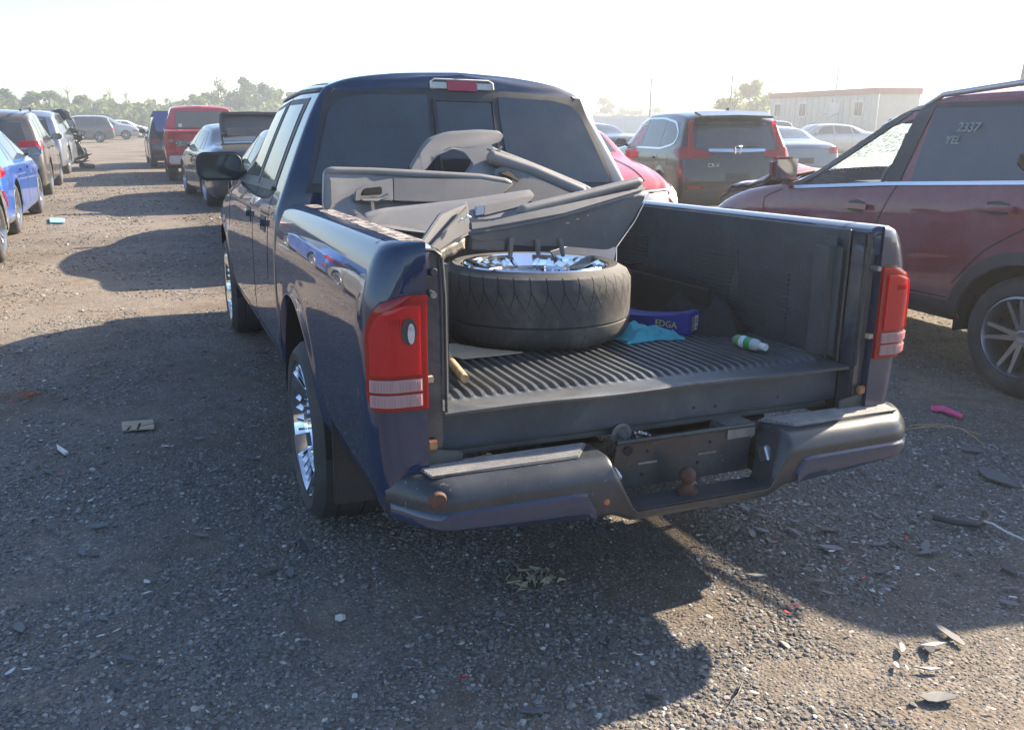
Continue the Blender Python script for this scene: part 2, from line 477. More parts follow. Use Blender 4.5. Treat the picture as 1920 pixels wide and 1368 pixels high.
# ---------------------------------------------------------------- trees
def leafmat(name, c, hi):
    m, nt, b = newmat(name)
    setp(b, rough=.6, spec=.3)
    oi = nt.nodes.new('ShaderNodeNewGeometry')
    nt.links.new(ramp(nt, oi.outputs['Random Per Island'], [(0, tuple(x * .7 for x in c)), (.6, c), (1, hi)]), b.inputs['Base Color'])
    tr = nt.nodes.new('ShaderNodeBsdfTranslucent'); tr.inputs[0].default_value = (hi[0] * 1.5, hi[1] * 1.5, hi[2], 1)
    mx = nt.nodes.new('ShaderNodeMixShader'); mx.inputs[0].default_value = .4
    nt.links.new(b.outputs[0], mx.inputs[1]); nt.links.new(tr.outputs[0], mx.inputs[2])
    nt.links.new(mx.outputs[0], nt.nodes['Material Output'].inputs[0])
    return m
LEAF = [leafmat('leaves_green', (.06, .12, .03), (.13, .20, .055)), leafmat('leaves_olive', (.085, .125, .04), (.17, .20, .07)), leafmat('leaves_dark', (.045, .10, .03), (.09, .15, .05))]
BARK = surf('bark', (.10, .085, .07), .9, .3, 9, .4)
def crown_mesh(seed, n, mat, w=1.0, sparse=0, size=.035):
    """unit tree crown: z 0..1, half width about .42*w, leaf clumps on branch lobes"""
    r = random.Random(seed); mb = MB()
    lobes = []
    for k in range(13 if not sparse else 16):
        a = r.uniform(0, 6.283); h = r.uniform(.10, .9); rr_ = r.uniform(.08, .30) * w * (1.15 - h * .65)
        lobes.append((Vector((math.cos(a) * rr_, math.sin(a) * rr_, h)), r.uniform(.10, .2) * (1.1 - .4 * h) * (.75 if sparse else 1)))
    lobes.append((Vector((0, 0, .9)), .09)); lobes.append((Vector((.02, 0, .6)), .22))
    for i in range(n):
        c, s = r.choice(lobes)
        d = Vector((r.gauss(0, 1), r.gauss(0, 1), r.gauss(0, .8))).normalized() * s * (r.random() ** .4)
        p = c + d
        if p.z < .06: p.z = .06 + r.random() * .1
        if p.z > 1: p.z = 1 - r.random() * .04
        u = Vector((r.gauss(0, 1), r.gauss(0, 1), r.gauss(0, 1))).normalized(); v = u.orthogonal().normalized()
        k = size * r.uniform(.5, 1.3)
        mb.add([p + u * k, p + v * k * .6, p - u * k, p - v * k * .6], [(0, 1, 2, 3)])
    return mesh(mb.v, mb.f, 0, mat, 'crown')
def trunk_mesh(seed, bare=0):
    r = random.Random(seed); mb = MB()
    mb.tube([(0, 0, -.02), (.005, 0, .3), (-.01, .01, .6), (0, 0, .9)], [.022, .017, .011, .004], 7)
    for k in range(9 if not bare else 18):
        h = r.uniform(.22, .8); a = r.uniform(0, 6.283); l = r.uniform(.12, .3)
        p0 = Vector((0, 0, h)); p1 = p0 + Vector((math.cos(a) * l * .6, math.sin(a) * l * .6, l * .55)); p2 = p1 + Vector((math.cos(a) * l * .35, math.sin(a) * l * .35, l * .6))
        mb.tube([p0, p1, p2], [.008, .005, .002], 5)
    return mesh(mb.v, mb.f, 60, BARK, 'trunk')
TK = {'full': (crown_mesh(1, 2300, LEAF[0]), trunk_mesh(1)), 'olive': (crown_mesh(2, 2000, LEAF[1], 1.05), trunk_mesh(2)), 'dark': (crown_mesh(3, 2400, LEAF[2], 1.1), trunk_mesh(3)),
      'open': (crown_mesh(4, 1100, LEAF[1], .85, 1, .03), trunk_mesh(4, 1)), 'bare': (crown_mesh(5, 160, LEAF[1], .7, 1, .02), trunk_mesh(5, 1))}
def tree(x, y, h, w, kind, label, group='trees along the far edge of the lot'):
    t = empty('tree', (x, y, 0), rnd.uniform(0, 6.28)); tag(t, label, 'tree', group)
    cm, tm_ = TK[kind]
    for nm, me in (('crown', cm), ('trunk', tm_)):
        o = link(nm, me, t); o.scale = (w, w, h)
    return t
# azimuth (deg), distance, height, width, kind
TREES = [(-9.2, 118, 6.2, 10, 'dark', 'dense dark tree above the roof of the brown-grey SUV'), (-7.2, 122, 6.4, 9, 'full', 'round green tree just right of the dark tree at the left edge'),
 (-5.4, 120, 6.0, 9, 'full', 'broad green tree behind the wrecked vehicle'), (-3.9, 124, 6.3, 7, 'olive', 'olive tree over the wrecked vehicle cab'),
 (-2.8, 118, 7.0, 4.5, 'bare', 'thin bare tree standing in front of the left tree line'), (-2.0, 122, 5.6, 7, 'olive', 'yellow-green tree left of the low gap in the tree line'),
 (-.6, 126, 4.6, 8, 'full', 'low green tree in the dip of the tree line'), (.3, 118, 6.8, 4, 'bare', 'bare forked tree rising from the dip of the tree line'),
 (1.5, 121, 6.6, 3.6, 'bare', 'bare tree with one tall stem left of the far white car'), (2.0, 128, 4.6, 7.5, 'olive', 'low olive tree behind the far silver SUV'),
 (3.4, 124, 4.5, 8, 'full', 'low green tree left of the open blue hatch'), (4.7, 120, 5.4, 5, 'open', 'small open-branched tree above the open blue hatch'),
 (5.6, 126, 5.0, 7.5, 'olive', 'olive tree above the left end of the red pickup'), (6.8, 122, 5.9, 7.5, 'full', 'green tree above the middle of the red pickup'),
 (8.0, 125, 6.4, 7, 'olive', 'olive tree above the right end of the red pickup'), (8.9, 118, 8.4, 6.5, 'open', 'tall open-branched tree right of the red pickup roof'),
 (9.9, 124, 6.6, 6.5, 'dark', 'dark tree between the tall open tree and the big round tree'), (11.0, 120, 8.6, 9, 'full', 'tallest round green tree beside the pickup cab'),
 (12.6, 122, 8.0, 9, 'dark', 'wide dark green tree above the open boot lid'), (14.0, 124, 7.0, 8, 'full', 'green tree touching the left edge of the pickup cab'),
 (15.4, 118, 6.4, 7, 'olive', 'olive tree mostly behind the pickup cab')]
for az, D, h, w, k, lb in TREES:
    az = -8.5 + (az + 9.2) * .711; h *= .79; w *= .82
    tree(CAM_POS[0] + D * math.sin(rad(az)), CAM_POS[1] + D * math.cos(rad(az)), h, w, k, lb)
for az, D, h, w, k, lb in [(28.7, 150, 5.4, 7, 'olive', 'small hazy tree just right of the pickup cab'), (29.8, 150, 3.6, 8, 'full', 'low hazy tree right of the small hazy tree'),
    (31.0, 150, 3.4, 7, 'full', 'low hazy tree above the black SUV bonnet'), (32.1, 148, 3.8, 7, 'olive', 'hazy tree behind the tall thin pole'), (34.3, 160, 3.4, 8, 'olive', 'farthest low hazy tree above the black SUV roof'),
    (36.1, 74, 3.4, 4.5, 'olive', 'low olive tree left of the big tree by the office trailer'), (36.9, 72, 4.0, 4.2, 'open', 'loose olive tree touching the big tree by the office trailer'),
    (38.1, 74, 4.75, 5.6, 'full', 'big round tree left of the white office trailer')]:
    tree(CAM_POS[0] + D * math.sin(rad(az)), CAM_POS[1] + D * math.cos(rad(az)), h, w, k, lb, 'trees beyond the right side of the lot')
# undergrowth under the tree line: one mass
mb = MB(); r = random.Random(5)
for i in range(17000):
    az = rad(r.uniform(-14, 18)); D = r.uniform(112, 130)
    hh = 3.1 + 1.5 * mnoise.noise(Vector((math.degrees(az) * 1.3, D * .1, 0)))
    p = Vector((CAM_POS[0] + D * math.sin(az), CAM_POS[1] + D * math.cos(az), abs(hh) * r.random() ** .7))
    u = Vector((r.gauss(0, 1), r.gauss(0, 1), r.gauss(0, 1))).normalized(); v = u.orthogonal(); k = r.uniform(.15, .42)
    mb.add([p + u * k, p + v * k * .6, p - u * k, p - v * k * .6], [(0, 1, 2, 3)])
tag(mb.build('undergrowth', LEAF[1]), 'belt of low bushes under the far tree line', kind='stuff')

# ---------------------------------------------------------------- office trailer
TW = surf('trailer_siding', (.42, .41, .35), .6, .08, 3); TR_ = surf('trailer_red_trim', (.22, .07, .06), .6, .15, 4)
tr0 = Vector((35.2, 43.2, 0)); tr1 = Vector((33.4, 32.5, 0))
ty = math.atan2((tr0 - tr1).x, (tr0 - tr1).y)
tl = (tr0 - tr1).length
T = empty('office_trailer', tr1, -ty); tag(T, 'white office trailer with a dark red roof edge at the far right', 'trailer')
# local: +y along the long side (away), +x to the back; front face at x=0
MB().box((.03, .03, .95), (2.45, tl - .03, 2.86)).build('wall', TW, T)
b_ = MB().box((-.04, -.04, 2.862), (2.52, tl + .04, 3.18)); b_.build('roof_trim', TR_, T)
MB().box((.12, .1, .0), (2.38, tl - .1, .94)).build('skirt', surf('dark_skirt', (.05, .05, .055), .8), T)
MB().box((-.02, -.02, .93), (.02, .02, 2.86)).build('corner_post', M['chrome_trim'], T)
# siding seams
seam = mesh([(0, 0, 0), (.028, 0, 0), (.028, .02, 0), (0, .02, 0), (0, 0, 1.9), (.028, 0, 1.9), (.028, .02, 1.9), (0, .02, 1.9)], [(0, 1, 5, 4), (1, 2, 6, 5), (2, 3, 7, 6), (3, 0, 4, 7)], 0, TW, 'seam')
for k in range(1, 18):
    o = link('siding_seam', seam, T); o.location = (0, k * tl / 18, .95)
for yy in (1.2, 6.6, 9.4):
    f = MB().box((-.03, yy, 1.75), (.035, yy + .78, 2.55)).build('window', M['white_plastic'], T)
    MB().box((-.04, yy + .06, 1.8), (-.031, yy + .37, 2.5)).build('pane', M['glass_tint'], f)
    MB().box((-.04, yy + .41, 1.8), (-.031, yy + .72, 2.5)).build('pane', M['glass_tint'], f)
d_ = MB().box((-.02, 3.35, .98), (.035, 4.25, 2.75)).build('door', surf('trailer_door', (.45, .45, .42), .5, .1, 3), T)
MB().box((-.07, 3.43, 1.8), (-.021, 3.5, 1.88)).build('handle', M['alloy'], d_)
for k in range(5):
    MB().box((-.35 - k * .28, 3.3, .72 - k * .18), (-.07 - k * .28, 4.3, .76 - k * .18)).build('step', M['steel'], T)
rl = MB()
for yy in (3.3, 4.3):
    rl.tube([(-.05, yy, 1.9), (-.35, yy, 1.85), (-1.5, yy, .95)], .025, 6)
    rl.tube([(-.05, yy, 1.4), (-.35, yy, 1.35), (-1.5, yy, .5)], .02, 6)
    for xx, z0, z1 in ((-.3, 0, 1.86), (-.9, 0, 1.42), (-1.5, 0, .95)): rl.tube([(xx, yy, z0), (xx, yy, z1)], .025, 6)
rl.build('handrail', M['alloy'], T, 60)
for yy in (3.6, 4.0):
    MB().box((-.08, yy, 2.5), (-.0, yy + .1, 2.72)).build('wall_lamp', M['alloy'], T)

# ---------------------------------------------------------------- poles
def pole(az, D, h, r, label, lean=0):
    x, y = CAM_POS[0] + D * math.sin(rad(az)), CAM_POS[1] + D * math.cos(rad(az))
    mb = MB().tube([(0, 0, -.1), (lean * .5, 0, h * .5), (lean, 0, h)], [r * 1.25, r, r * .8], 8)
    if r > .1: mb.box((lean * .9 - .5, -.05, h * .90), (lean * .9 + .5, .05, h * .90 + .1))
    o = mb.build('utility_pole', surf('pole_wood', (.16, .13, .11), .85, .2, 5), None, 60); o.location = (x, y, 0)
    tag(o, label, 'pole', 'thin poles standing round the lot')
for a in [(27.0, 92, 5.1, .05, 'shortest thin pole right of the pickup cab roof'), (31.6, 70, 4.7, .07, 'thin pole left of the black SUV roof'), (33.6, 120, 3.6, .05, 'faint short pole above the middle of the black SUV roof'),
          (36.6, 62, 4.5, .06, 'thin pole beside the trees left of the office trailer'), (42.7, 64, 5.2, .06, 'thin leaning pole behind the office trailer roof', .15), (52.3, 30, 4.6, .075, 'thick utility pole at the right edge above the maroon SUV roof', .35)]:
    pole(*a)
# ---------------------------------------------------------------- far fence and containers
fm = surf('pale_fence', (.42, .46, .50), .5, .1, 1, metal=.3)
A = Vector((CAM_POS[0] + 100 * math.sin(rad(25)), CAM_POS[1] + 100 * math.cos(rad(25)), 0)); B = Vector((CAM_POS[0] + 82 * math.sin(rad(38)), CAM_POS[1] + 82 * math.cos(rad(38)), 0))
F = empty('lot_fence', A); tag(F, 'pale metal panel fence along the far edge right of the pickup cab', 'fence')
dv = (B - A); nl = 14; F.rotation_euler = (0, 0, math.atan2(dv.y, dv.x)); L_ = dv.length / nl
pb = MB().box((.06, -.02, .25), (L_ - .06, .02, 1.95)); pmsh = mesh(pb.v, pb.f, 0, fm, 'fence_panel')
qb = MB().box((-.05, -.05, 0), (.05, .05, 2.1)); qmsh = mesh(qb.v, qb.f, 0, M['alloy'], 'post')
for k in range(nl):
    o = link('fence_panel', pmsh, F); o.location = (k * L_, 0, 0)
    o = link('post', qmsh, F); o.location = (k * L_, 0, 0)

# ---------------------------------------------------------------- wheels
def tyre_mesh(R, w, rimR, n=56, key=None):
    rs = .018
    prof = [(-w / 2 + .03, rimR - .012), (-w / 2 + .006, rimR + .008), (-w / 2, rimR + (R - rimR) * .45), (-w / 2 + .012, R - .028), (-w / 2 + .035, R - .006),
            (-w * .2, R), (-w * .19, R - .007), (-w * .17, R - .007), (-w * .16, R), (w * .16, R), (w * .17, R - .007), (w * .19, R - .007), (w * .2, R),
            (w / 2 - .035, R - .006), (w / 2 - .012, R - .028), (w / 2, rimR + (R - rimR) * .45), (w / 2 - .006, rimR + .008), (w / 2 - .03, rimR - .012)]
    mb = MB().lathe(prof, n, closed=False)
    return mesh(mb.v, mb.f, 35, M['tyre'], 'tyre')
def rim_mesh(R, w, spokes, mat, split=True):
    """outer face towards -x"""
    mb = MB()
    mb.lathe([(-w / 2 + .012, R), (-w / 2 + .004, R - .012), (-w / 2 + .02, R - .02), (w * .1, R - .035), (w / 2 - .02, R - .02), (w / 2 - .012, R)], 40)
    mb.lathe([(-w * .30, .0), (-w * .32, .032), (-w * .27, .05), (-w * .1, .055), (-w * .1, 0)], 20)
    for k in range(spokes):
        for s in ((-1, 1) if split else (0,)):
            a = 2 * math.pi * k / spokes
            ca, sa = math.cos(a), math.sin(a)
            def P(x, r, t): return (x, r * ca - t * sa, r * sa + t * ca)
            w0, w1 = (.016, .010) if split else (.035, .028)
            o0, o1 = s * .010, s * .042
            vs = [P(-w * .30, .035, o0 - w0), P(-w * .30, .035, o0 + w0), P(-w * .38, R - .016, o1 + w1), P(-w * .38, R - .016, o1 - w1),
                  P(-w * .16, .035, o0 - w0), P(-w * .16, .035, o0 + w0), P(-w * .22, R - .016, o1 + w1), P(-w * .22, R - .016, o1 - w1)]
            mb.add(vs, [(0, 1, 2, 3), (7, 6, 5, 4), (0, 4, 5, 1), (1, 5, 6, 2), (2, 6, 7, 3), (3, 7, 4, 0)])
    return mesh(mb.v, mb.f, 35, mat, 'rim')
def disc_mesh(R):
    mb = MB().lathe([(.02, 0), (.02, R - .03), (.03, R - .03), (.03, 0)], 28)
    return mesh(mb.v, mb.f, 35, M['underbody'], 'brake_disc')
_wc = {}
def wheel(parent, x, y, R=.33, w=.22, rimR=.22, spokes=5, split=True, mat='alloy', steer=0, z=None):
    k = (R, w, rimR, spokes, split, mat)
    if k not in _wc: _wc[k] = (tyre_mesh(R, w, rimR), rim_mesh(rimR, w, spokes, M[mat], split), disc_mesh(rimR))
    e = empty('wheel', (x, y, R if z is None else z), 0 if x < 0 else math.pi, parent)
    e.rotation_euler[2] += steer
    for nm, me in zip(('tyre', 'rim', 'brake_disc'), _wc[k]): link(nm, me, e)
    return e
# ---------------------------------------------------------------- car body surface
class Body:
    """A car body as a surface: side stations along y (0 rear .. L front), section parameter t 0 (sill) .. 8 (roof centre)."""
    def __init__(s, keys, zs=.22, wheels=(), Ra=.37, zc=.33, lean_r=None, lean_f=None, er=.12, ef=.14, bulge_r=.05, bulge_f=.10, crown=.5):
        a = np.array(keys, float); s.y0, s.y1 = a[0, 0], a[-1, 0]
        s.f = [pchip(a[:, 0], a[:, k]) for k in range(1, 7)]
        s.zs = zs; s.wheels = wheels; s.Ra = Ra; s.zc = zc; s.er = er; s.ef = ef; s.bulge = (bulge_r, bulge_f)
        s.lr = pchip(range(9), lean_r or [0] * 9); s.lf = pchip(range(9), lean_f or [0] * 9)
        s.cache = {}
    def ring(s, y):
        k = round(y, 5)
        if k in s.cache: return s.cache[k]
        wm, wb, zb, wr, zr, zt = [f(y) for f in s.f]
        zs = s.zs; h = zb - zs
        X = [wm - .06, wm - .012, wm, wm - .008, wb, wr + (wb - wr) * .10 + .012, wr - .07, wr * .5, 0]
        Z = [zs, zs + .07, zs + .38 * h, zs + .78 * h, zb, zb + (zr - zb) * .90, zr + (zt - zr) * .45, zt - (zt - zr) * .15, zt]
        C = cr_all(list(zip(X, Z)), 6); C[-1, 0] = 0
        d0 = y - s.y0; d1 = s.y1 - y
        for d, r in ((d0, s.er), (d1, s.ef)):
            if d < r:
                q = r - math.sqrt(max(0, r * r - (r - d) ** 2)); q *= .8
                C[:, 0] = np.maximum(C[:, 0] - q * np.clip(C[:, 0] / .3, 0, 1), 0)
                top = np.clip((C[:, 1] - zb) / max(.02, zt - zb), 0, 1)
                C[:, 1] -= q * .35 * top
                C[:4, 1] += q * .5
        for yc in s.wheels:
            dy = abs(y - yc)
            if dy < s.Ra:
                za = s.zc + math.sqrt(s.Ra ** 2 - dy ** 2)
                za = max(za, zs)
                zz = C[:25, 1].copy(); zbb = zz[-1]
                nz = za + (zz - zz[0]) * (zbb - za) / (zbb - zz[0])
                nx = np.interp(nz, zz, C[:25, 0]) + .012 * math.cos(dy / s.Ra * 1.57) * np.exp(-((nz - za) / .05) ** 2)
                C[:25, 0] = nx; C[:25, 1] = nz
        s.cache[k] = C
        return C
    def P(s, y, t, side=1):
        C = s.ring(y); i = min(max(t, 0), 8) * 6
        x = np.interp(i, np.arange(len(C)), C[:, 0]); z = np.interp(i, np.arange(len(C)), C[:, 1])
        L0 = .9; yy = y
        yy += s.lr(t) * max(0, 1 - (y - s.y0) / L0) ** 1.5
        yy -= s.lf(t) * max(0, 1 - (s.y1 - y) / L0) ** 1.5
        return np.array((x * side, yy, z))
    def t_of_z(s, y, z, lo=0, hi=8):
        C = s.ring(y); zz = C[lo * 6:hi * 6 + 1, 1]
        return float(np.interp(z, np.maximum.accumulate(zz + np.arange(len(zz)) * 1e-7), np.arange(len(zz)) / 6 + lo))
    def t_of_x(s, y, x):
        C = s.ring(y); xx = C[24:, 0][::-1]
        return float(8 - np.interp(x, np.maximum.accumulate(xx + np.arange(len(xx)) * 1e-7), np.arange(len(xx)) / 6))
    def unlean(s, y, t):
        p = y
        for _ in range(6): p = p - (s.P(p, t)[1] - y)
        return min(max(p, s.y0), s.y1)
    def side(s, y, z, side):
        t = s.t_of_z(y, z)
        for _ in range(3):
            p = s.unlean(y, t); t = s.t_of_z(p, z)
        return s.P(p, t, side)
    def cap(s, x, z, end):
        y = s.y0 if end == 'r' else s.y1
        t = s.t_of_z(y, z)
        p = s.P(y, t); a = min(1, abs(x) / max(.05, p[0]))
        q = s.bulge[0 if end == 'r' else 1] * (1 - a * a)
        return np.array((x, p[1] + (-q if end == 'r' else q), p[2]))
    def top(s, x, y):
        t = s.t_of_x(y, abs(x)); p = s.unlean(y, t); t = s.t_of_x(p, abs(x))
        return s.P(p, t, 1 if x >= 0 else -1)
    def mesh(s, name, mat, parent, holes=None, ny=90, tsub=4):
        ys = set(np.linspace(s.y0, s.y1, ny))
        for d in (.0, .01, .03, .06, .1): ys |= {s.y0 + d * s.er / .12, s.y1 - d * s.ef / .12}
        for yc in s.wheels:
            for a in np.linspace(0, math.pi, 19): ys.add(yc + (s.Ra - .0005) * math.cos(a))
        ys = sorted(y for y in ys if s.y0 <= y <= s.y1)
        yy = [ys[0]]
        for y in ys[1:]:
            if y - yy[-1] > .004: yy.append(y)
        yy[-1] = s.y1
        ts = np.linspace(0, 8, 8 * tsub + 1)
        mb = MB(); nt_ = len(ts)
        for sd_ in (-1, 1):
            G = [[s.P(y, t, sd_) for t in ts] for y in yy]
            vs = [p for row in G for p in row]; fs = []
            for i in range(len(yy) - 1):
                for j in range(nt_ - 1):
                    c = (np.array(G[i][j]) + G[i + 1][j + 1]) / 2
                    if holes and holes(c[1], c[2], sd_, (ts[j] + ts[j + 1]) / 2): continue
                    fs.append((i * nt_ + j, (i + 1) * nt_ + j, (i + 1) * nt_ + j + 1, i * nt_ + j + 1))
            mb.add(vs, fs)
        for end, yv in (('r', s.y0), ('f', s.y1)):
            G = []
            for t in ts:
                p = s.P(yv, t); row = []
                for a in np.linspace(-1, 1, 15):
                    q = s.bulge[0 if end == 'r' else 1] * (1 - a * a)
                    row.append((p[0] * a, p[1] + (-q if end == 'r' else q), p[2]))
                G.append(row)
            mb.grid(G)
        me = mesh(mb.v, mb.f, 0, mat, name)
        bm = bmesh.new(); bm.from_mesh(me)
        bmesh.ops.remove_doubles(bm, verts=bm.verts, dist=.0008)
        bmesh.ops.recalc_face_normals(bm, faces=bm.faces)
        bm.to_mesh(me); bm.free(); me.shade_smooth(); me.set_sharp_from_angle(angle=rad(38))
        return link(name, me, parent)
    def patch(s, name, lo, hi, mat, parent, kind='side', side=1, off=.004, nu=10, nv=6, depth=.012, smooth=50, curve=0):
        """solid patch lying on the body between polylines lo and hi; coordinates (y,z) side, (x,z) cap, (x,y) top"""
        G = []
        for i in range(nu + 1):
            u = i / nu; a = polyl(lo, u); b = polyl(hi, u); row = []
            for j in range(nv + 1):
                q = a + (b - a) * (j / nv)
                if kind == 'side': row.append(s.side(q[0], q[1], side))
                elif kind in 'rf': row.append(s.cap(q[0], q[1], kind))
                else: row.append(s.top(q[0], q[1]))
            G.append(row)
        A = np.array(G)
        du = np.gradient(A, axis=0); dv = np.gradient(A, axis=1)
        n = np.cross(du, dv); n /= np.linalg.norm(n, axis=2, keepdims=True) + 1e-9
        ref = {'side': (side, 0, .2), 'r': (0, -1, .2), 'f': (0, 1, .2), 'top': (0, 0, 1)}[kind]
        sg = np.sign((n * np.array(ref)).sum(axis=2, keepdims=True)); n *= np.where(sg == 0, 1, sg)
        O = A + n * off; I = A + n * (off - depth)
        mb = MB().grid([[tuple(p) for p in r] for r in O])
        rim = [(i, 0) for i in range(nu)] + [(nu, j) for j in range(nv)] + [(i, nv) for i in range(nu, 0, -1)] + [(0, j) for j in range(nv, 0, -1)]
        k = len(rim); vs = [O[i, j] for i, j in rim] + [I[i, j] for i, j in rim]
        mb.add(vs, [(i, (i + 1) % k, (i + 1) % k + k, i + k) for i in range(k)])
        me = mesh(mb.v, mb.f, 0, mat, name)
        bm = bmesh.new(); bm.from_mesh(me); bmesh.ops.remove_doubles(bm, verts=bm.verts, dist=.0002); bmesh.ops.recalc_face_normals(bm, faces=bm.faces); bm.to_mesh(me); bm.free()
        me.shade_smooth(); me.set_sharp_from_angle(angle=rad(smooth))
        return link(name, me, parent)
    def strip(s, name, pts, w, mat, parent, kind='side', side=1, off=.003, depth=.006):
        """thin ribbon of width w following pts on the surface"""
        P2 = np.array(pts, float); n = max(8, len(pts) * 5)
        lo = []; hi = []
        c = np.array([polyl(P2, i / n) for i in range(n + 1)])
        d = np.gradient(c, axis=0); d /= np.linalg.norm(d, axis=1, keepdims=True) + 1e-9
        nn = np.stack([-d[:, 1], d[:, 0]], 1) * w / 2
        return s.patch(name, c - nn, c + nn, mat, parent, kind, side, off, n, 1, depth)
def wells(body, parent, wx, w, lift=0):
    for yc in body.wheels:
        for sd_ in (-1, 1):
            G = []; V = []
            for a in np.linspace(-.12, math.pi + .12, 18):
                y = yc + body.Ra * math.cos(a) * 1.02; z = body.zc + body.Ra * math.sin(a) * 1.02
                G.append([(sd_ * (wx - .012), y, z), (sd_ * (wx - w), y, z)]); V.append((sd_ * (wx - w), y, z))
            mb = MB().grid(G); mb.add(V, [tuple(range(len(V)))])
            me = mesh(mb.v, mb.f, 0, M['underbody'], 'wheel_well')
            bm = bmesh.new(); bm.from_mesh(me); bmesh.ops.remove_doubles(bm, verts=bm.verts, dist=.0005); bm.to_mesh(me); bm.free()
            link('wheel_well', me, parent)
SEDAN = [(0, .86, .80, .93, .72, .99, 1.02), (.3, .9, .84, .97, .74, 1.04, 1.08), (.72, .912, .855, .98, .72, 1.08, 1.12), (1.5, .915, .86, .985, .62, 1.34, 1.40), (2.2, .915, .86, .985, .62, 1.39, 1.45),
         (2.9, .915, .86, .97, .61, 1.34, 1.41), (3.65, .91, .85, .93, .70, .99, 1.05), (4.3, .895, .80, .84, .64, .87, .90), (4.7, .86, .74, .72, .6, .75, .77), (4.85, .82, .70, .62, .56, .64, .66)]
SUV = [(0, .9, .86, 1.08, .72, 1.46, 1.55), (.3, .92, .875, 1.09, .71, 1.53, 1.62), (1.2, .925, .88, 1.07, .70, 1.58, 1.675), (2.1, .925, .88, 1.05, .69, 1.56, 1.66), (2.55, .925, .88, 1.04, .68, 1.46, 1.58),
       (3.4, .92, .86, 1.0, .74, 1.05, 1.13), (4.0, .905, .81, .94, .66, .98, 1.02), (4.45, .87, .74, .80, .6, .84, .87), (4.6, .83, .70, .70, .56, .73, .75)]
def mirror(body, name, y, z, side, parent, mat, glass, out=.17, w=.2, h=.14):
    p = body.side(y, z, side)
    e = MB().box((-.001, -.045, -h / 2), (w, .045, h / 2))
    b_ = e.build(name, mat, parent, 0, .03, 3)
    b_.location = (p[0] + side * (out - .12), p[1], p[2] + .02)
    if side < 0: b_.scale = (-1, 1, 1)
    MB().box((.018, -.049, -h / 2 + .018), (w - .018, -.0455, h / 2 - .018)).build('mirror_glass', glass, b_)
    MB().box((-.09, -.02, -h / 2 + .01), (.01, .02, -h / 2 + .05)).build('mirror_arm', M['black_plastic'], b_)
    return b_
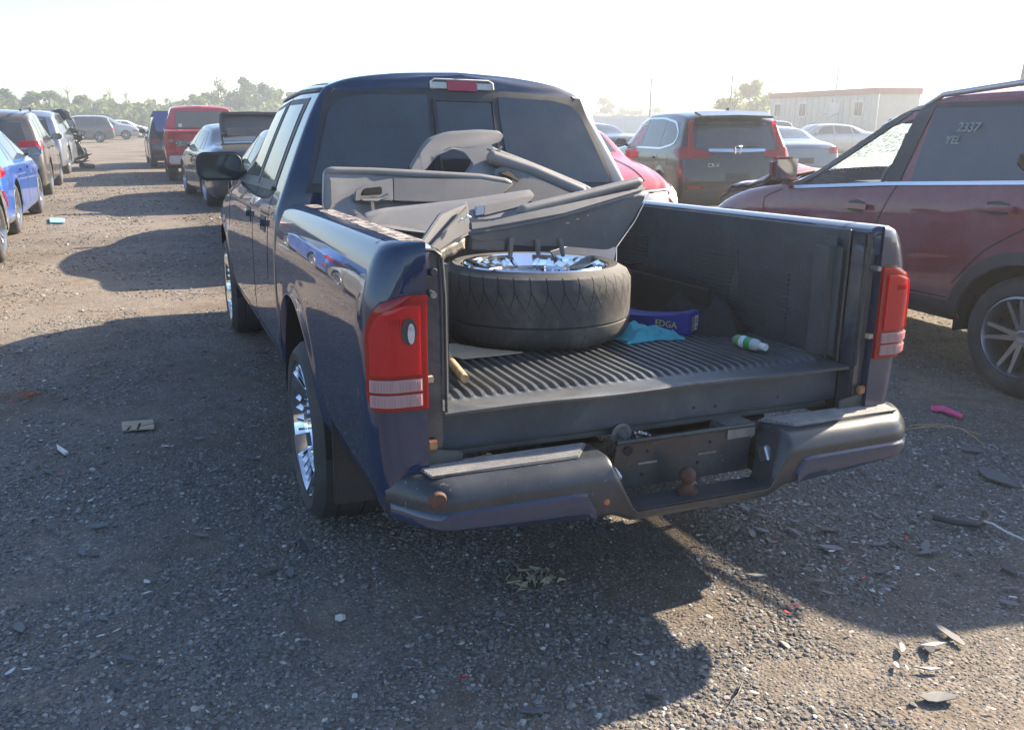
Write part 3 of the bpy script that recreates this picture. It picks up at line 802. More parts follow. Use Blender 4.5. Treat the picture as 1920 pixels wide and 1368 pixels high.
def car(name, label, cat, loc, rz, pmat, kind='sedan', L=None, W=None, H=None, group='cars parked on the lot', R=.335, w=.225, rimR=.225, spokes=5, split=True, rim='alloy', glass='glass_dark',
        keys=None, wy=None, tails=None, parts=True, body_kw=None, windows=True, ztail=.86, trim=None, mirrors=True, gaps=True, holes=None, lamp='red_lens', front=False, notail=False, nowheel=()):
    K = np.array(keys if keys is not None else (SEDAN if kind == 'sedan' else SUV), float)
    if L: K[:, 0] *= L / K[-1, 0]
    if W:
        s_ = W / 2 / K[:, 1].max(); K[:, [1, 2, 4]] *= s_
    if H:
        s_ = (H - .22) / (K[:, 6].max() - .22); K[:, [3, 5, 6]] = .22 + (K[:, [3, 5, 6]] - .22) * s_
    Lx = K[-1, 0]
    wy = wy or ((.2 * Lx, .79 * Lx) if kind == 'sedan' else (.2 * Lx, .79 * Lx))
    kw = dict(wheels=wy, Ra=R + .045, zc=R, zs=.24 if kind == 'suv' else .2)
    if kind == 'suv': kw['lean_r'] = [.06, .02, 0, .04, .10, .27, .30, .27, .25]
    else: kw['lean_r'] = [.10, .05, 0, .02, .03, .05, .05, .05, .05]
    kw['lean_f'] = [.10, .02, 0, .03, .06, .08, .08, .08, .08]
    kw.update(body_kw or {})
    B = Body([tuple(r) for r in K], **kw)
    e = empty(name, loc, rz); tag(e, label, cat, group)
    B.mesh('body', pmat, e, holes, 64)
    wm = K[:, 1].max(); zb = K[len(K) // 2, 3]; zt = K[:, 6].max()
    MB().box((-wm + .12, .25, kw['zs'] - .02), (wm - .12, Lx - .3, kw['zs'] + .06)).build('underbody', M['underbody'], e)
    wells(B, e, wm, w + .1)
    for i, yc in enumerate(wy):
        for sd_ in (-1, 1):
            if (i, sd_) in nowheel: continue
            wheel(e, sd_ * (wm - w / 2 - .015), yc, R, w, rimR, spokes, split, rim)
    if windows:
        s = Lx / (4.85 if kind == 'sedan' else 4.6)
        zr_ = zt - .10
        for sd_ in (-1, 1):
            if kind == 'sedan':
                B.patch('side_window', [(1.08 * s, zb + .03), (1.45 * s, zb + .02)], [(1.45 * s, zr_ - .07), (1.50 * s, zr_ - .045)], M[glass], e, 'side', sd_, .003)
                B.patch('side_window', [(1.50 * s, zb + .02), (2.32 * s, zb + .015)], [(1.56 * s, zr_ - .04), (2.34 * s, zr_ - .01)], M[glass], e, 'side', sd_, .003)
                B.patch('side_window', [(2.39 * s, zb + .015), (3.32 * s, zb)], [(2.40 * s, zr_ - .01), (2.84 * s, zr_ - .05)], M[glass], e, 'side', sd_, .003)
            else:
                B.patch('side_window', [(.42 * s, zb + .12), (1.05 * s, zb + .03)], [(.55 * s, zr_ - .10), (1.05 * s, zr_ - .03)], M[glass], e, 'side', sd_, .003)
                B.patch('side_window', [(1.12 * s, zb + .03), (2.0 * s, zb + .02)], [(1.12 * s, zr_ - .03), (1.98 * s, zr_ - .02)], M[glass], e, 'side', sd_, .003)
                B.patch('side_window', [(2.07 * s, zb + .02), (3.08 * s, zb + .02)], [(2.05 * s, zr_ - .02), (2.48 * s, zr_ - .09)], M[glass], e, 'side', sd_, .003)
            if gaps:
                for yy in ((1.52, 2.36, 3.45) if kind == 'sedan' else (1.10, 2.03, 3.15)):
                    if any(abs(yy * s - q) < R + .04 for q in wy) and yy < 2: B.strip('door_gap', [(yy * s + .22, .62), (yy * s, zb - .04)], .009, M['underbody'], e, 'side', sd_, .0015)
                    else: B.strip('door_gap', [(yy * s, .32), (yy * s, zb - .02)], .009, M['underbody'], e, 'side', sd_, .0015)
                for yy in ((1.68, 2.52) if kind == 'sedan' else (1.25, 2.2)):
                    B.patch('door_handle', [(yy * s, zb - .13), (yy * s + .17, zb - .135)], [(yy * s, zb - .10), (yy * s + .17, zb - .105)], pmat, e, 'side', sd_, .028, 4, 3, .03)
        if kind == 'sedan':
            B.patch('rear_window', [(-.52, .86 * s), (0, .82 * s), (.52, .86 * s)], [(-.50, 1.42 * s), (0, 1.46 * s), (.50, 1.42 * s)], M[glass], e, 'top', 1, .003)
            B.patch('windscreen', [(-.56, 3.5 * s), (0, 3.6 * s), (.56, 3.5 * s)], [(-.50, 2.95 * s), (0, 2.90 * s), (.50, 2.95 * s)], M[glass], e, 'top', 1, .003)
        else:
            B.patch('windscreen', [(-.60, 3.2 * s), (0, 3.32 * s), (.60, 3.2 * s)], [(-.54, 2.62 * s), (0, 2.55 * s), (.54, 2.62 * s)], M[glass], e, 'top', 1, .003)
            xr = .56
            B.patch('rear_window', [(-xr - .1, zb + .02), (xr + .1, zb + .02)], [(-xr, zt - .21), (xr, zt - .21)], M[glass], e, 'r', 1, .004)
    if not notail:
        if tails: tails(B, e, wm, zb)
        else:
            for sd_ in (-1, 1):
                B.patch('tail_light', [(sd_ * (wm - .33), ztail - .07), (sd_ * (wm - .13), ztail - .08)], [(sd_ * (wm - .33), ztail + .05), (sd_ * (wm - .13), ztail + .07)], M[lamp], e, 'r', 1, .006)
                B.patch('tail_light', [(.02, ztail - .08), (.26, ztail - .04)], [(.02, ztail + .07), (.30, ztail + .06)], M[lamp], e, 'side', sd_, .006)
        B.patch('number_plate', [(-.2, .62 if kind == 'suv' else .55), (.2, .62 if kind == 'suv' else .55)], [(-.2, .75 if kind == 'suv' else .68), (.2, .75 if kind == 'suv' else .68)], M['black_plastic'], e, 'r', 1, .004, 4, 3)
        B.patch('rear_bumper', [(-wm + .12, .30), (wm - .12, .30)], [(-wm + .10, .42), (wm - .10, .42)], M['black_plastic'], e, 'r', 1, .012, 10, 4)
    for sd_ in (-1, 1):
        B.patch('headlight', [(Lx - .42, .60), (Lx - .08, .58)], [(Lx - .42, .70), (Lx - .08, .66)], M['glass_tint'], e, 'side', sd_, .005)
        if mirrors: mirror(B, 'door_mirror', (3.28 if kind == 'sedan' else 3.0) * Lx / (4.85 if kind == 'sedan' else 4.6), zb + .06, sd_, e, pmat, M['mirror_dark'])
    B.e = e; B.pmat = pmat; B.zb = zb; B.wm = wm; B.Lx = Lx
    return B
def text(name, s, size, mat, parent, loc, rot, extrude=.002, sx=1.0):
    c = bpy.data.curves.new(name, 'FONT'); c.body = s; c.size = size; c.extrude = extrude; c.align_x = 'CENTER'; c.align_y = 'CENTER'
    c.materials.append(mat)
    c.resolution_u = 3
    if name == 'crayon_writing': c.shear = .35; c.offset = .0015
    tmp = bpy.data.objects.new(name, c); COL.objects.link(tmp)
    me = bpy.data.meshes.new_from_object(tmp.evaluated_get(bpy.context.evaluated_depsgraph_get()))
    bpy.data.objects.remove(tmp); bpy.data.curves.remove(c)
    o = link(name, me, parent); o.location = loc; o.rotation_euler = rot; o.scale = (sx, 1, 1)
    return o

# ---------------------------------------------------------------- the cars
P_ = {}
P_['maroon'] = paint('maroon_paint', (.20, .026, .036), .0, .5, .30, (.30, .25, .26))
P_['black'] = paint('black_paint', (.006, .009, .012), .0, .4, .03)
P_['slate'] = paint('slate_paint', (.018, .03, .05), .2, .3, .08)
P_['coral'] = paint('coral_paint', (.42, .04, .06), .2, .35, .3)
P_['blue'] = paint('bright_blue_paint', (.025, .12, .50), .35, .3, .15)
P_['taupe'] = paint('taupe_paint', (.12, .108, .10), .5, .35, .22)
P_['silver'] = paint('silver_paint', (.36, .37, .38), .6, .3, .2)
P_['bluegrey'] = paint('blue_grey_paint', (.10, .14, .20), .4, .35, .3)
P_['red'] = paint('red_paint', (.38, .018, .035), .2, .35, .2)
P_['white'] = paint('white_paint', (.62, .63, .64), .0, .35, .1)
P_['greycar'] = paint('graphite_paint', (.07, .075, .08), .5, .3, .15)

# maroon SUV on the right (left side towards the camera, bonnet crumpled)
RK = [(-.28, .88, .84, 1.20, .74, 1.50, 1.60), (.25, .905, .865, 1.20, .74, 1.62, 1.70), (1.0, .922, .875, 1.185, .735, 1.66, 1.74), (1.7, .922, .875, 1.14, .72, 1.635, 1.73), (2.1, .922, .875, 1.11, .70, 1.53, 1.65),
      (2.96, .92, .87, 1.04, .76, 1.09, 1.17), (3.3, .915, .85, 1.0, .70, 1.03, 1.08), (3.7, .90, .80, .92, .60, .95, .98), (3.95, .86, .74, .80, .55, .82, .84), (4.05, .80, .68, .66, .5, .68, .7)]
def rav_hole(y, z, sd_, t):
    if sd_ > 0 and not t > 5.0: return 4.12 < t < 5.05 and (.35 < y < 2.72 and z < 1.50 and y + (z - 1.1) * 1.65 < 2.80)
    if t > 5.0 and 2.25 < y < 2.92 and z < 1.60: return True
    if not 4.05 < t < 5.1: return False
    front = y > 1.90 and z > 1.12 - (y - 2.1) * .10 and z < 1.58 and y + (z - 1.1) * 1.62 < 2.80 and y > 2.02 - (z - 1.12) * .2
    return front
def no_tails(B, e, wm, zb):
    for sd_ in (-1, 1): B.patch('tail_light', [(.02, .95), (.4, .98)], [(.05, 1.1), (.45, 1.08)], M['red_lens'], e, 'side', sd_, .006)
rav = car('maroon_suv', 'dusty maroon SUV with a buckled bonnet right of the pickup bed', 'car', (3.975, .30, 0), 0, P_['maroon'], 'suv', keys=RK, wy=(.90, 3.56), R=.345, w=.235, rimR=.235, spokes=5,
          tails=no_tails, windows=False, holes=rav_hole, body_kw=dict(Ra=.41, zs=.36, ef=.2, lean_r=[.06, .02, 0, .04, .08, .16, .18, .16, .15]), mirrors=False, gaps=False)
e = rav.e
def rav_side():
    B = rav
    # glazing
    B.patch('side_window', [(2.04, 1.135), (2.80, 1.06)], [(1.94, 1.585), (2.02, 1.575)], M['glass_clear'], e, 'side', -1, -.004, 14, 8, .003)
    rw = B.patch('side_window', [(.95, 1.215), (1.80, 1.15)], [(1.0, 1.61), (1.80, 1.60)], M['glass_tint'], e, 'side', -1, .003, 12, 8)
    B.patch('side_window', [(.35, 1.26), (.88, 1.215)], [(.55, 1.57), (.92, 1.605)], M['glass_tint'], e, 'side', -1, .003, 8, 6)
    for pts, wd in (([(2.0, 1.12), (2.85, 1.045)], .03), ([(2.86, 1.05), (2.02, 1.585)], .05), ([(2.04, 1.59), (1.90, 1.605)], .035), ([(1.955, 1.13), (1.87, 1.62)], .13), ([(1.90, 1.61), (.5, 1.62)], .03), ([(.91, 1.21), (.95, 1.61)], .05)):
        B.strip('window_frame', pts, wd, M['black_plastic'], e, 'side', -1, .006, .012)
    B.strip('belt_trim', [(2.90, 1.035), (1.95, 1.125), (.9, 1.20), (.3, 1.25)], .022, M['chrome_trim'], e, 'side', -1, .012, .014)
    # door joints
    for pts in ([(3.12, .56), (3.16, .95), (2.98, 1.02)], [(1.99, .52), (2.0, .85), (1.90, 1.12)], [(1.36, .58), (1.18, .80), (.88, 1.0), (.80, 1.2)], [(3.12, .47), (1.38, .49)]):
        B.strip('door_gap', pts, .008, M['underbody'], e, 'side', -1, .0015)
    # cladding and arch lips
    B.patch('sill_cladding', [(1.33, .36), (3.13, .36)], [(1.33, .47), (3.13, .46)], M['black_plastic'], e, 'side', -1, .012, 14, 4)
    for yc in rav.wheels:
        pts = [(yc + .445 * math.cos(a), .345 + .445 * math.sin(a)) for a in np.linspace(0.05, math.pi - .05, 16)]
        B.strip('arch_lip', pts, .075, M['black_plastic'], e, 'side', -1, .012, .02)
    for yy, zz in ((2.07, .965), (1.02, 1.045)):
        h = B.patch('door_handle', [(yy, zz - .018), (yy + .25, zz - .022)], [(yy, zz + .018), (yy + .25, zz + .01)], P_['maroon'], e, 'side', -1, .040, 8, 3, .022)
        B.patch('handle_recess', [(yy + .05, zz - .030), (yy + .12, zz - .042), (yy + .19, zz - .030)], [(yy + .05, zz + .030), (yy + .12, zz + .042), (yy + .19, zz + .030)], M['black_plastic'], e, 'side', -1, .004, 6, 4)
    p = B.side(2.98, 1.10, -1)
    mi = MB().box((-.22, -.05, -.085), (.0, .05, .085)).build('door_mirror', P_['maroon'], e, 0, .035, 3); mi.location = (p[0] - .02, p[1] + .02, p[2] + .07)
    MB().box((-.205, -.056, -.07), (-.015, -.051, .07)).build('mirror_glass', M['chrome'], mi)
    MB().box((-.08, -.03, -.13), (.03, .03, -.08)).build('mirror_arm', M['black_plastic'], mi)
    # roof rail
    for sd_ in (-1, 1):
        rr = MB().tube([(sd_ * .69, 1.95, 1.60), (sd_ * .69, 1.80, 1.675), (sd_ * .69, 1.2, 1.735), (sd_ * .69, .6, 1.73), (sd_ * .69, .2, 1.68)], [.012, .018, .02, .02, .014], 10)
        rr.build('roof_rail', M['alloy'], e, 60)
    # scribbled markings on the rear door glass and windscreen: crayon strokes
    ck = surf('crayon', (.26, .31, .29), .8)
    for i, (s_, dy, dz, sz) in enumerate((('2337', 1.50, 1.48, .075), ('YEL', 1.58, 1.405, .065))):
        q = B.side(dy, dz, -1); q2 = B.side(dy, dz + .05, -1); tl_ = math.atan2(q2[0] - q[0], .05)
        text('crayon_writing', s_, sz, ck, e, (q[0] - .016, q[1], q[2]), (rad(90) , tl_ * 0, rad(-90)), .0005)
        e.children[-1].rotation_euler = Matrix(((0, -math.sin(tl_) * -1, -1), (-1, 0, 0), (0, 1, 0))).to_euler() if False else (rad(90) - tl_, 0, rad(-90))
    # crumpled bonnet edge: black torn panel standing up over the wing
    G = []
    r = random.Random(3)
    for i in range(13):
        u = i / 12; y = 3.98 - u * .95; row = []
        for j, (dx, dz) in enumerate(((.0, .02), (.10, .06), (.32, .10), (.62, .06))):
            row.append((-.80 + dx + .10 * (1 - u) + r.uniform(-.01, .01), y + .03 * j * (u - .5), .88 + .20 * math.sin(u * 1.6) + dz + r.uniform(-.012, .012) + .03 * math.sin(u * 9 + j)))
        G.append(row)
    hb = MB().grid(G).build('bonnet', P_['maroon'], e, 40); sm = hb.modifiers.new('t', 'SOLIDIFY'); sm.thickness = .012
    G2 = [[(p[0] - .015, p[1], p[2] - .035) for p in row] for row in G]
    hb = MB().grid(G2).build('bonnet_lining', M['black_plastic'], e, 40); sm = hb.modifiers.new('t', 'SOLIDIFY'); sm.thickness = .02
    # cabin: floor, dashboard, seats, steering wheel
    MB().box((-.80, .2, .45), (.80, 2.9, .52)).build('cabin_floor', M['black_plastic'], e)
    MB().box((-.76, 2.50, .78), (.76, 2.88, 1.06)).build('dashboard', M['trim_dark'], e, 0, .06, 3)
    MB().box((-.62, 2.35, .98), (-.22, 2.62, 1.10)).build('instrument_hood', M['black_plastic'], e, 0, .04, 3)
    tor = MB(); n = 28
    for k in range(n):
        pass
    pts = [(-.42 + .185 * math.cos(a), 2.28 + .06 * math.sin(a) * .6, 1.06 + .175 * math.sin(a)) for a in np.linspace(0, 2 * math.pi, 29)]
    tor.tube(pts, .016, 8, False); tor.tube([(-.60, 2.29, 1.06), (-.24, 2.29, 1.06)], .018, 6); tor.tube([(-.42, 2.30, 1.06), (-.42, 2.50, .98)], .035, 8)
    tor.lathe([(-.03, 0), (-.03, .06), (.03, .06), (.03, 0)], 14, 'y', (-.42, 2.29, 1.05))
    tor.build('steering_wheel', M['black_plastic'], e, 60)
    for sx_ in (-.40, .40):
        st = MB().box((-.25, 0, -.08), (.25, .5, .08)).build('seat', M['trim_dark'], e, 0, .05, 3); st.location = (sx_, 1.52, .72)
        sb = MB().box((-.24, -.07, 0), (.24, .07, .62)).build('backrest', M['trim_dark'], st, 0, .05, 3); sb.location = (0, .0, .05); sb.rotation_euler = (rad(14), 0, 0)
        hr = MB().box((-.13, -.05, 0), (.13, .05, .18)).build('headrest', M['trim_dark'], st, 0, .04, 3); hr.location = (0, -.17, .70)
    MB().box((-.72, .55, .55), (.72, .95, .85)).build('rear_bench', M['trim_dark'], e, 0, .05, 3)
    MB().tube([(-.1, 2.40, 1.52), (.0, 2.33, 1.47), (.12, 2.33, 1.47)], .035, 8).build('rear_view_mirror', M['black_plastic'], e, 60)
    MB().box((-.60, 2.02, 1.50), (-.30, 2.32, 1.53)).build('sun_visor', M['trim_grey'], e, 0, .01, 2)
rav_side()
for px_, sc_ in ((0, 1), (1, .8), (2, .9)):
    pass
rav.patch('windscreen', [(-.64, 2.92), (0, 3.0), (.64, 2.92)], [(-.56, 2.24), (0, 2.18), (.56, 2.24)], M['cracked_glass'], e, 'top', 1, .004, 12, 8)

# black SUV behind the bed (rear and left side in view)
def crv_tails(B, e, wm, zb):
    for sd_ in (-1, 1):
        B.patch('tail_light', [(sd_ * (wm - .22), 1.03), (sd_ * (wm - .135), 1.03)], [(sd_ * (wm - .28), 1.52), (sd_ * (wm - .225), 1.52)], M['red_lens'], e, 'r', 1, .012, 6, 10)
        B.patch('tail_light', [(sd_ * (wm - .52), .985), (sd_ * (wm - .13), .95)], [(sd_ * (wm - .46), 1.075), (sd_ * (wm - .13), 1.12)], M['red_lens'], e, 'r', 1, .010, 8, 5)
        B.patch('tail_light', [(.05, .95), (.24, .98), (.42, 1.05)], [(.08, 1.12), (.25, 1.12), (.42, 1.08)], M['red_lens'], e, 'side', sd_, .010, 8, 5)
        B.patch('reflector', [(sd_ * (wm - .36), .50), (sd_ * (wm - .14), .50)], [(sd_ * (wm - .36), .55), (sd_ * (wm - .14), .55)], M['red_lens'], e, 'r', 1, .01, 4, 3)
    B.patch('tailgate_trim', [(-.46, 1.06), (0, 1.045), (.46, 1.06)], [(-.46, 1.10), (0, 1.10), (.46, 1.10)], M['chrome_trim'], e, 'r', 1, .014, 10, 3)
    c = B.cap(0, 1.08, 'r')
    em = MB().tube([(-.045, -.02, .05), (-.035, -.02, -.05)], .009, 6).tube([(.045, -.02, .05), (.035, -.02, -.05)], .009, 6).tube([(-.037, -.02, .0), (.037, -.02, .0)], .008, 6)
    em.tube([(-.065, -.012, .06), (.065, -.012, .06), (.05, -.012, -.065), (-.05, -.012, -.065), (-.065, -.012, .06)], .007, 6)
    em.build('emblem', M['chrome_trim'], e, 60).location = c
    q = B.cap(-.52, .86, 'r')
    text('badge', 'CR-V', .085, M['chrome_trim'], e, (q[0] + .12, q[1] - .03, q[2]), (rad(90), 0, 0), .003)
    B.patch('wiper', [(-.02, 1.12), (.34, 1.13)], [(-.02, 1.14), (.34, 1.15)], M['black_plastic'], e, 'r', 1, .02, 4, 1)
    c2 = B.cap(0, 1.56, 'r'); MB().slab([(-.60, .20, 1.655), (0, .20, 1.675), (.60, .20, 1.655), (.58, -.10, 1.585), (0, -.13, 1.60), (-.58, -.10, 1.585)], (0, 0, -.035)).build('spoiler', P_['black'], e, 0, .012, 2).location = (0, c2[1], 0)
    B.patch('lower_bumper', [(-wm + .12, .30), (wm - .12, .30)], [(-wm + .1, .47), (wm - .1, .47)], M['black_plastic'], e, 'r', 1, .01, 10, 3)
    mb = MB(); p = B.top(0, .55); mb.slab([(0, -.07, 0), (0, .09, 0), (0, -.05, .07)], (.02, 0, 0)); mb.build('antenna_fin', P_['black'], e).location = (p[0] - .01, p[1], p[2] - .004)
crv = car('black_suv', 'black compact SUV with tall red tail lights seen over the bed side', 'car', (7.02, 9.0, 0), rad(-13), P_['black'], 'suv', W=1.86, H=1.69, R=.35, tails=crv_tails, glass='glass_tint')
crv.strip('window_trim', [(3.0, 1.05), (2.0, 1.07), (1.05, 1.08), (.5, 1.16), (.40, 1.30), (.7, 1.49), (1.3, 1.55), (2.1, 1.545), (2.6, 1.44)], .03, M['chrome_trim'], crv.e, 'side', -1, .008)
crv.patch('fuel_flap', [(.62, .83), (.80, .83)], [(.62, 1.0), (.80, 1.0)], P_['black'], crv.e, 'side', -1, .003, 4, 4, .004)
crv.patch('airbag_curtain', [(2.12, 1.08), (2.75, 1.07)], [(2.15, 1.44), (2.45, 1.42)], surf('airbag', (.55, .40, .38), .8), crv.e, 'side', -1, .0045, 8, 6)

# coral hatchback facing the camera, behind the cab
def none_tails(B, e, wm, zb): pass
coral = car('coral_car', 'coral red car facing the camera behind the pickup cab with its bumper torn off', 'car', (4.12, 11.9, 0), math.pi, P_['coral'], 'sedan', L=4.5, W=1.8, H=1.47, R=.32, tails=none_tails, glass='glass_tint')
B = coral; Lx = B.Lx
B.patch('foam_bumper', [(-.60, .38), (.2, .38)], [(-.62, .62), (.2, .60)], M['white_plastic'], B.e, 'f', 1, .05, 8, 4, .1)
B.patch('foam_bumper', [(Lx - .30, .40), (Lx - .03, .40)], [(Lx - .40, .72), (Lx - .03, .66)], M['white_plastic'], B.e, 'side', -1, .02, 8, 4)
for sd_ in (-1, 1):
    B.patch('headlight_housing', [(sd_ * .42, .60), (sd_ * .68, .60)], [(sd_ * .40, .70), (sd_ * .66, .70)], M['black_plastic'], B.e, 'f', 1, .02, 6, 4)
B.strip('bonnet_crease', [(-.35, Lx - 1.2), (-.42, Lx - .5), (-.40, Lx - .2)], .02, P_['coral'], B.e, 'top', 1, .012)
B.strip('bonnet_crease', [(.35, Lx - 1.2), (.42, Lx - .5), (.40, Lx - .2)], .02, P_['coral'], B.e, 'top', 1, .012)
B.strip('wiper', [(-.5, Lx - 1.22), (.1, Lx - 1.12)], .02, M['black_plastic'], B.e, 'top', 1, .03)

# cars farther to the right
car('blue_grey_sedan', 'blue-grey saloon between the black SUV and the maroon SUV', 'car', (13.0, 14.3, 0), rad(-14), P_['bluegrey'], 'sedan', H=1.40, glass='glass_tint')
car('dark_hatchback', 'small dark car standing before the left end of the office trailer', 'car', (28.2, 32.5, 0), rad(60), P_['greycar'], 'suv', L=4.2, H=1.55, glass='glass_tint')
car('pale_car', 'pale silver car by the steps of the office trailer', 'car', (29.8, 29.0, 0), rad(75), P_['silver'], 'sedan', H=1.42, glass='glass_tint')
car('black_estate_car', 'black car whose roof shows between the cab and the black SUV', 'car', (12.2, 21.5, 0), rad(5), P_['black'], 'sedan', H=1.45)
car('grey_far_car', 'grey car with pale roof beyond the black roof right of the cab', 'car', (15.2, 30.5, 0), rad(-20), P_['greycar'], 'sedan', H=1.45, glass='glass_tint')
vn = car('white_van', 'small white van far behind right of the cab', 'van', (27.5, 52, 0), rad(70), P_['white'], 'suv', L=4.8, H=1.95, glass='glass_dark')

# left column, from the camera outwards
near = car('grey_sedan', 'grey saloon cut by the left edge with only its front wheel in view', 'car', (-3.80, 4.95, 0), 0, P_['silver'], 'sedan', L=4.85, W=1.86, R=.345, spokes=5, rimR=.235)
def civic_tails(B, e, wm, zb):
    for sd_ in (-1, 1):
        B.patch('tail_light', [(sd_ * (wm - .42), .80), (sd_ * (wm - .13), .78)], [(sd_ * (wm - .40), .92), (sd_ * (wm - .13), .95)], M['red_lens'], e, 'r', 1, .012, 8, 4)
        B.patch('tail_light', [(.03, .78), (.30, .84)], [(.03, .95), (.22, .93)], M['red_lens'], e, 'side', sd_, .012, 8, 4)
        B.patch('grille_vent', [(sd_ * (wm - .40), .40), (sd_ * (wm - .14), .40)], [(sd_ * (wm - .44), .62), (sd_ * (wm - .13), .66)], M['black_plastic'], e, 'r', 1, .010, 8, 4)
        B.patch('grille_vent', [(.03, .40), (.12, .40)], [(.03, .66), (.06, .66)], M['black_plastic'], e, 'side', sd_, .008, 6, 4)
        B.strip('reflector', [(.13, .44), (.07, .64)], .035, M['red_lens'], e, 'side', sd_, .013)
        for k in range(4): B.patch('vent_blade', [(sd_ * (wm - .40), .43 + k * .05), (sd_ * (wm - .15), .43 + k * .05)], [(sd_ * (wm - .40), .445 + k * .05), (sd_ * (wm - .15), .445 + k * .05)], M['black_plastic'], e, 'r', 1, .022, 6, 1)
        B.patch('rear_diffuser', [(.05, .215), (.55, .215)], [(.05, .30), (.50, .28)], M['alloy'], e, 'side', sd_, .008, 6, 3)
civ = car('blue_hatchback', 'bright blue hatchback at the left edge', 'car', (-3.93, 10.45, 0), 0, P_['blue'], 'sedan', L=4.55, W=1.82, H=1.42, wy=(.97, 3.78), R=.345, rimR=.245, spokes=10, split=False, tails=civic_tails, glass='glass_tint',
          keys=[(0, .86, .82, .96, .66, 1.06, 1.09), (.3, .9, .85, .97, .66, 1.14, 1.18), (.7, .91, .86, .97, .64, 1.25, 1.29), (1.5, .91, .86, .965, .62, 1.36, 1.40), (2.2, .91, .86, .96, .62, 1.38, 1.435), (2.7, .91, .86, .95, .61, 1.33, 1.40), (3.5, .905, .85, .92, .70, .99, 1.04), (4.1, .89, .80, .84, .64, .87, .90), (4.45, .85, .74, .72, .6, .75, .77), (4.55, .81, .70, .62, .56, .64, .66)])
def jny_tails(B, e, wm, zb):
    for sd_ in (-1, 1):
        B.patch('tail_light', [(sd_ * (wm - .42), .93), (sd_ * (wm - .13), .93)], [(sd_ * (wm - .42), 1.10), (sd_ * (wm - .13), 1.10)], M['red_lens'], e, 'r', 1, .012, 8, 4)
        B.patch('tail_light', [(.05, .93), (.28, .95)], [(.08, 1.10), (.25, 1.09)], M['red_lens'], e, 'side', sd_, .012, 8, 4)
        B.patch('reverse_light', [(sd_ * (wm - .42), .935), (sd_ * (wm - .14), .935)], [(sd_ * (wm - .42), .97), (sd_ * (wm - .14), .97)], M['white_lens'], e, 'r', 1, .014, 6, 2)
        B.patch('fog_light', [(sd_ * (wm - .26), .47), (sd_ * (wm - .13), .47)], [(sd_ * (wm - .26), .54), (sd_ * (wm - .13), .54)], M['red_lens'], e, 'r', 1, .012, 4, 3)
    B.patch('high_brake_light', [(-.25, 1.56), (.25, 1.56)], [(-.25, 1.59), (.25, 1.59)], M['red_lens'], e, 'r', 1, .012, 6, 2)
    B.patch('lower_bumper', [(-wm + .12, .28), (wm - .12, .28)], [(-wm + .1, .42), (wm - .1, .42)], M['black_plastic'], e, 'r', 1, .012, 10, 3)
    for sd_ in (-1, 1):
        MB().tube([(sd_ * .62, .2, 1.67), (sd_ * .64, .4, 1.72), (sd_ * .64, 1.8, 1.74), (sd_ * .62, 2.1, 1.68)], .022, 8).build('roof_rail', M['black_plastic'], e, 60)
        MB().lathe([(-.05, .035), (.06, .035), (.06, .028), (-.05, .028)], 14, 'y', (sd_ * .45, .05, .33)).build('exhaust_tip', M['chrome'], e, 50)
jny = car('taupe_suv', 'brown-grey SUV with roof rails parked beyond the bright blue car', 'car', (-4.12, 17.1, 0), rad(1), P_['taupe'], 'suv', L=4.89, W=1.87, H=1.70, tails=jny_tails, R=.36, wy=(1.15, 4.04))
# wreck beyond it
wk = car('wrecked_suv', 'wrecked silver-blue vehicle with crushed front and dark open cabin', 'wrecked car', (-4.4, 24.9, 0), rad(-3), paint('silver_blue_paint', (.20, .24, .32), .5, .35, .25), 'suv', L=4.6, H=1.75, R=.38, wy=(1.15, 3.9), nowheel=((1, 1), (1, -1)), notail=True, mirrors=False,
         keys=[(0, .9, .86, 1.08, .72, 1.50, 1.58), (.5, .92, .88, 1.10, .71, 1.6, 1.70), (1.6, .925, .88, 1.10, .70, 1.62, 1.72), (2.3, .925, .88, 1.08, .66, 1.58, 1.70), (2.7, .9, .84, 1.02, .60, 1.35, 1.50), (3.1, .82, .74, .9, .5, 1.02, 1.12), (3.5, .7, .6, .75, .4, .8, .84), (3.8, .55, .45, .55, .3, .58, .6)])
r = random.Random(11); mb = MB()
for k in range(46):
    p = Vector((.35 + r.uniform(-.15, .75), 2.55 + r.uniform(-.1, 1.15), r.uniform(.15, 1.25) * (1.0)))
    u = Vector((r.gauss(0, 1), r.gauss(0, .7), r.gauss(0, 1))).normalized() * r.uniform(.12, .34); v = Vector((r.gauss(0, 1), r.gauss(0, 1), r.gauss(0, 1))).normalized() * r.uniform(.08, .22)
    mb.slab([p - u - v, p + u - v * .6, p + u * .8 + v, p - u * .7 + v * .8], u.cross(v).normalized() * .012)
mb.build('crushed_front', M['black_plastic'], wk.e, 30)
mb = MB().tube([(.75, 2.2, 1.55), (.86, 2.45, 1.68), (.95, 2.9, 1.40), (.98, 3.0, .95), (.9, 3.2, .6)], .035, 6).tube([(.9, 2.7, 1.1), (1.12, 3.1, .95), (1.2, 3.15, 1.15)], .025, 6).tube([(.6, 2.6, 1.2), (1.0, 2.9, .8), (1.08, 3.2, .5)], .03, 6)
mb.build('bent_pillar', M['steel'], wk.e, 50)
G = [[(.45 + .5 * u + .05 * r.uniform(-1, 1), 2.0 + .8 * v, 1.70 + .10 * math.sin(u * 3 + v * 4) - .25 * v * u) for u in np.linspace(0, 1, 6)] for v in np.linspace(0, 1, 6)]
o = MB().grid(G).build('peeled_roof', wk.pmat, wk.e, 20); o.modifiers.new('t', 'SOLIDIFY').thickness = .01
mb = MB().tube([(.95, 3.3, .12), (1.2, 3.9, .07), (1.05, 4.3, .03)], [.09, .07, .03], 7); mb.build('hanging_liner', M['black_plastic'], wk.e, 40)
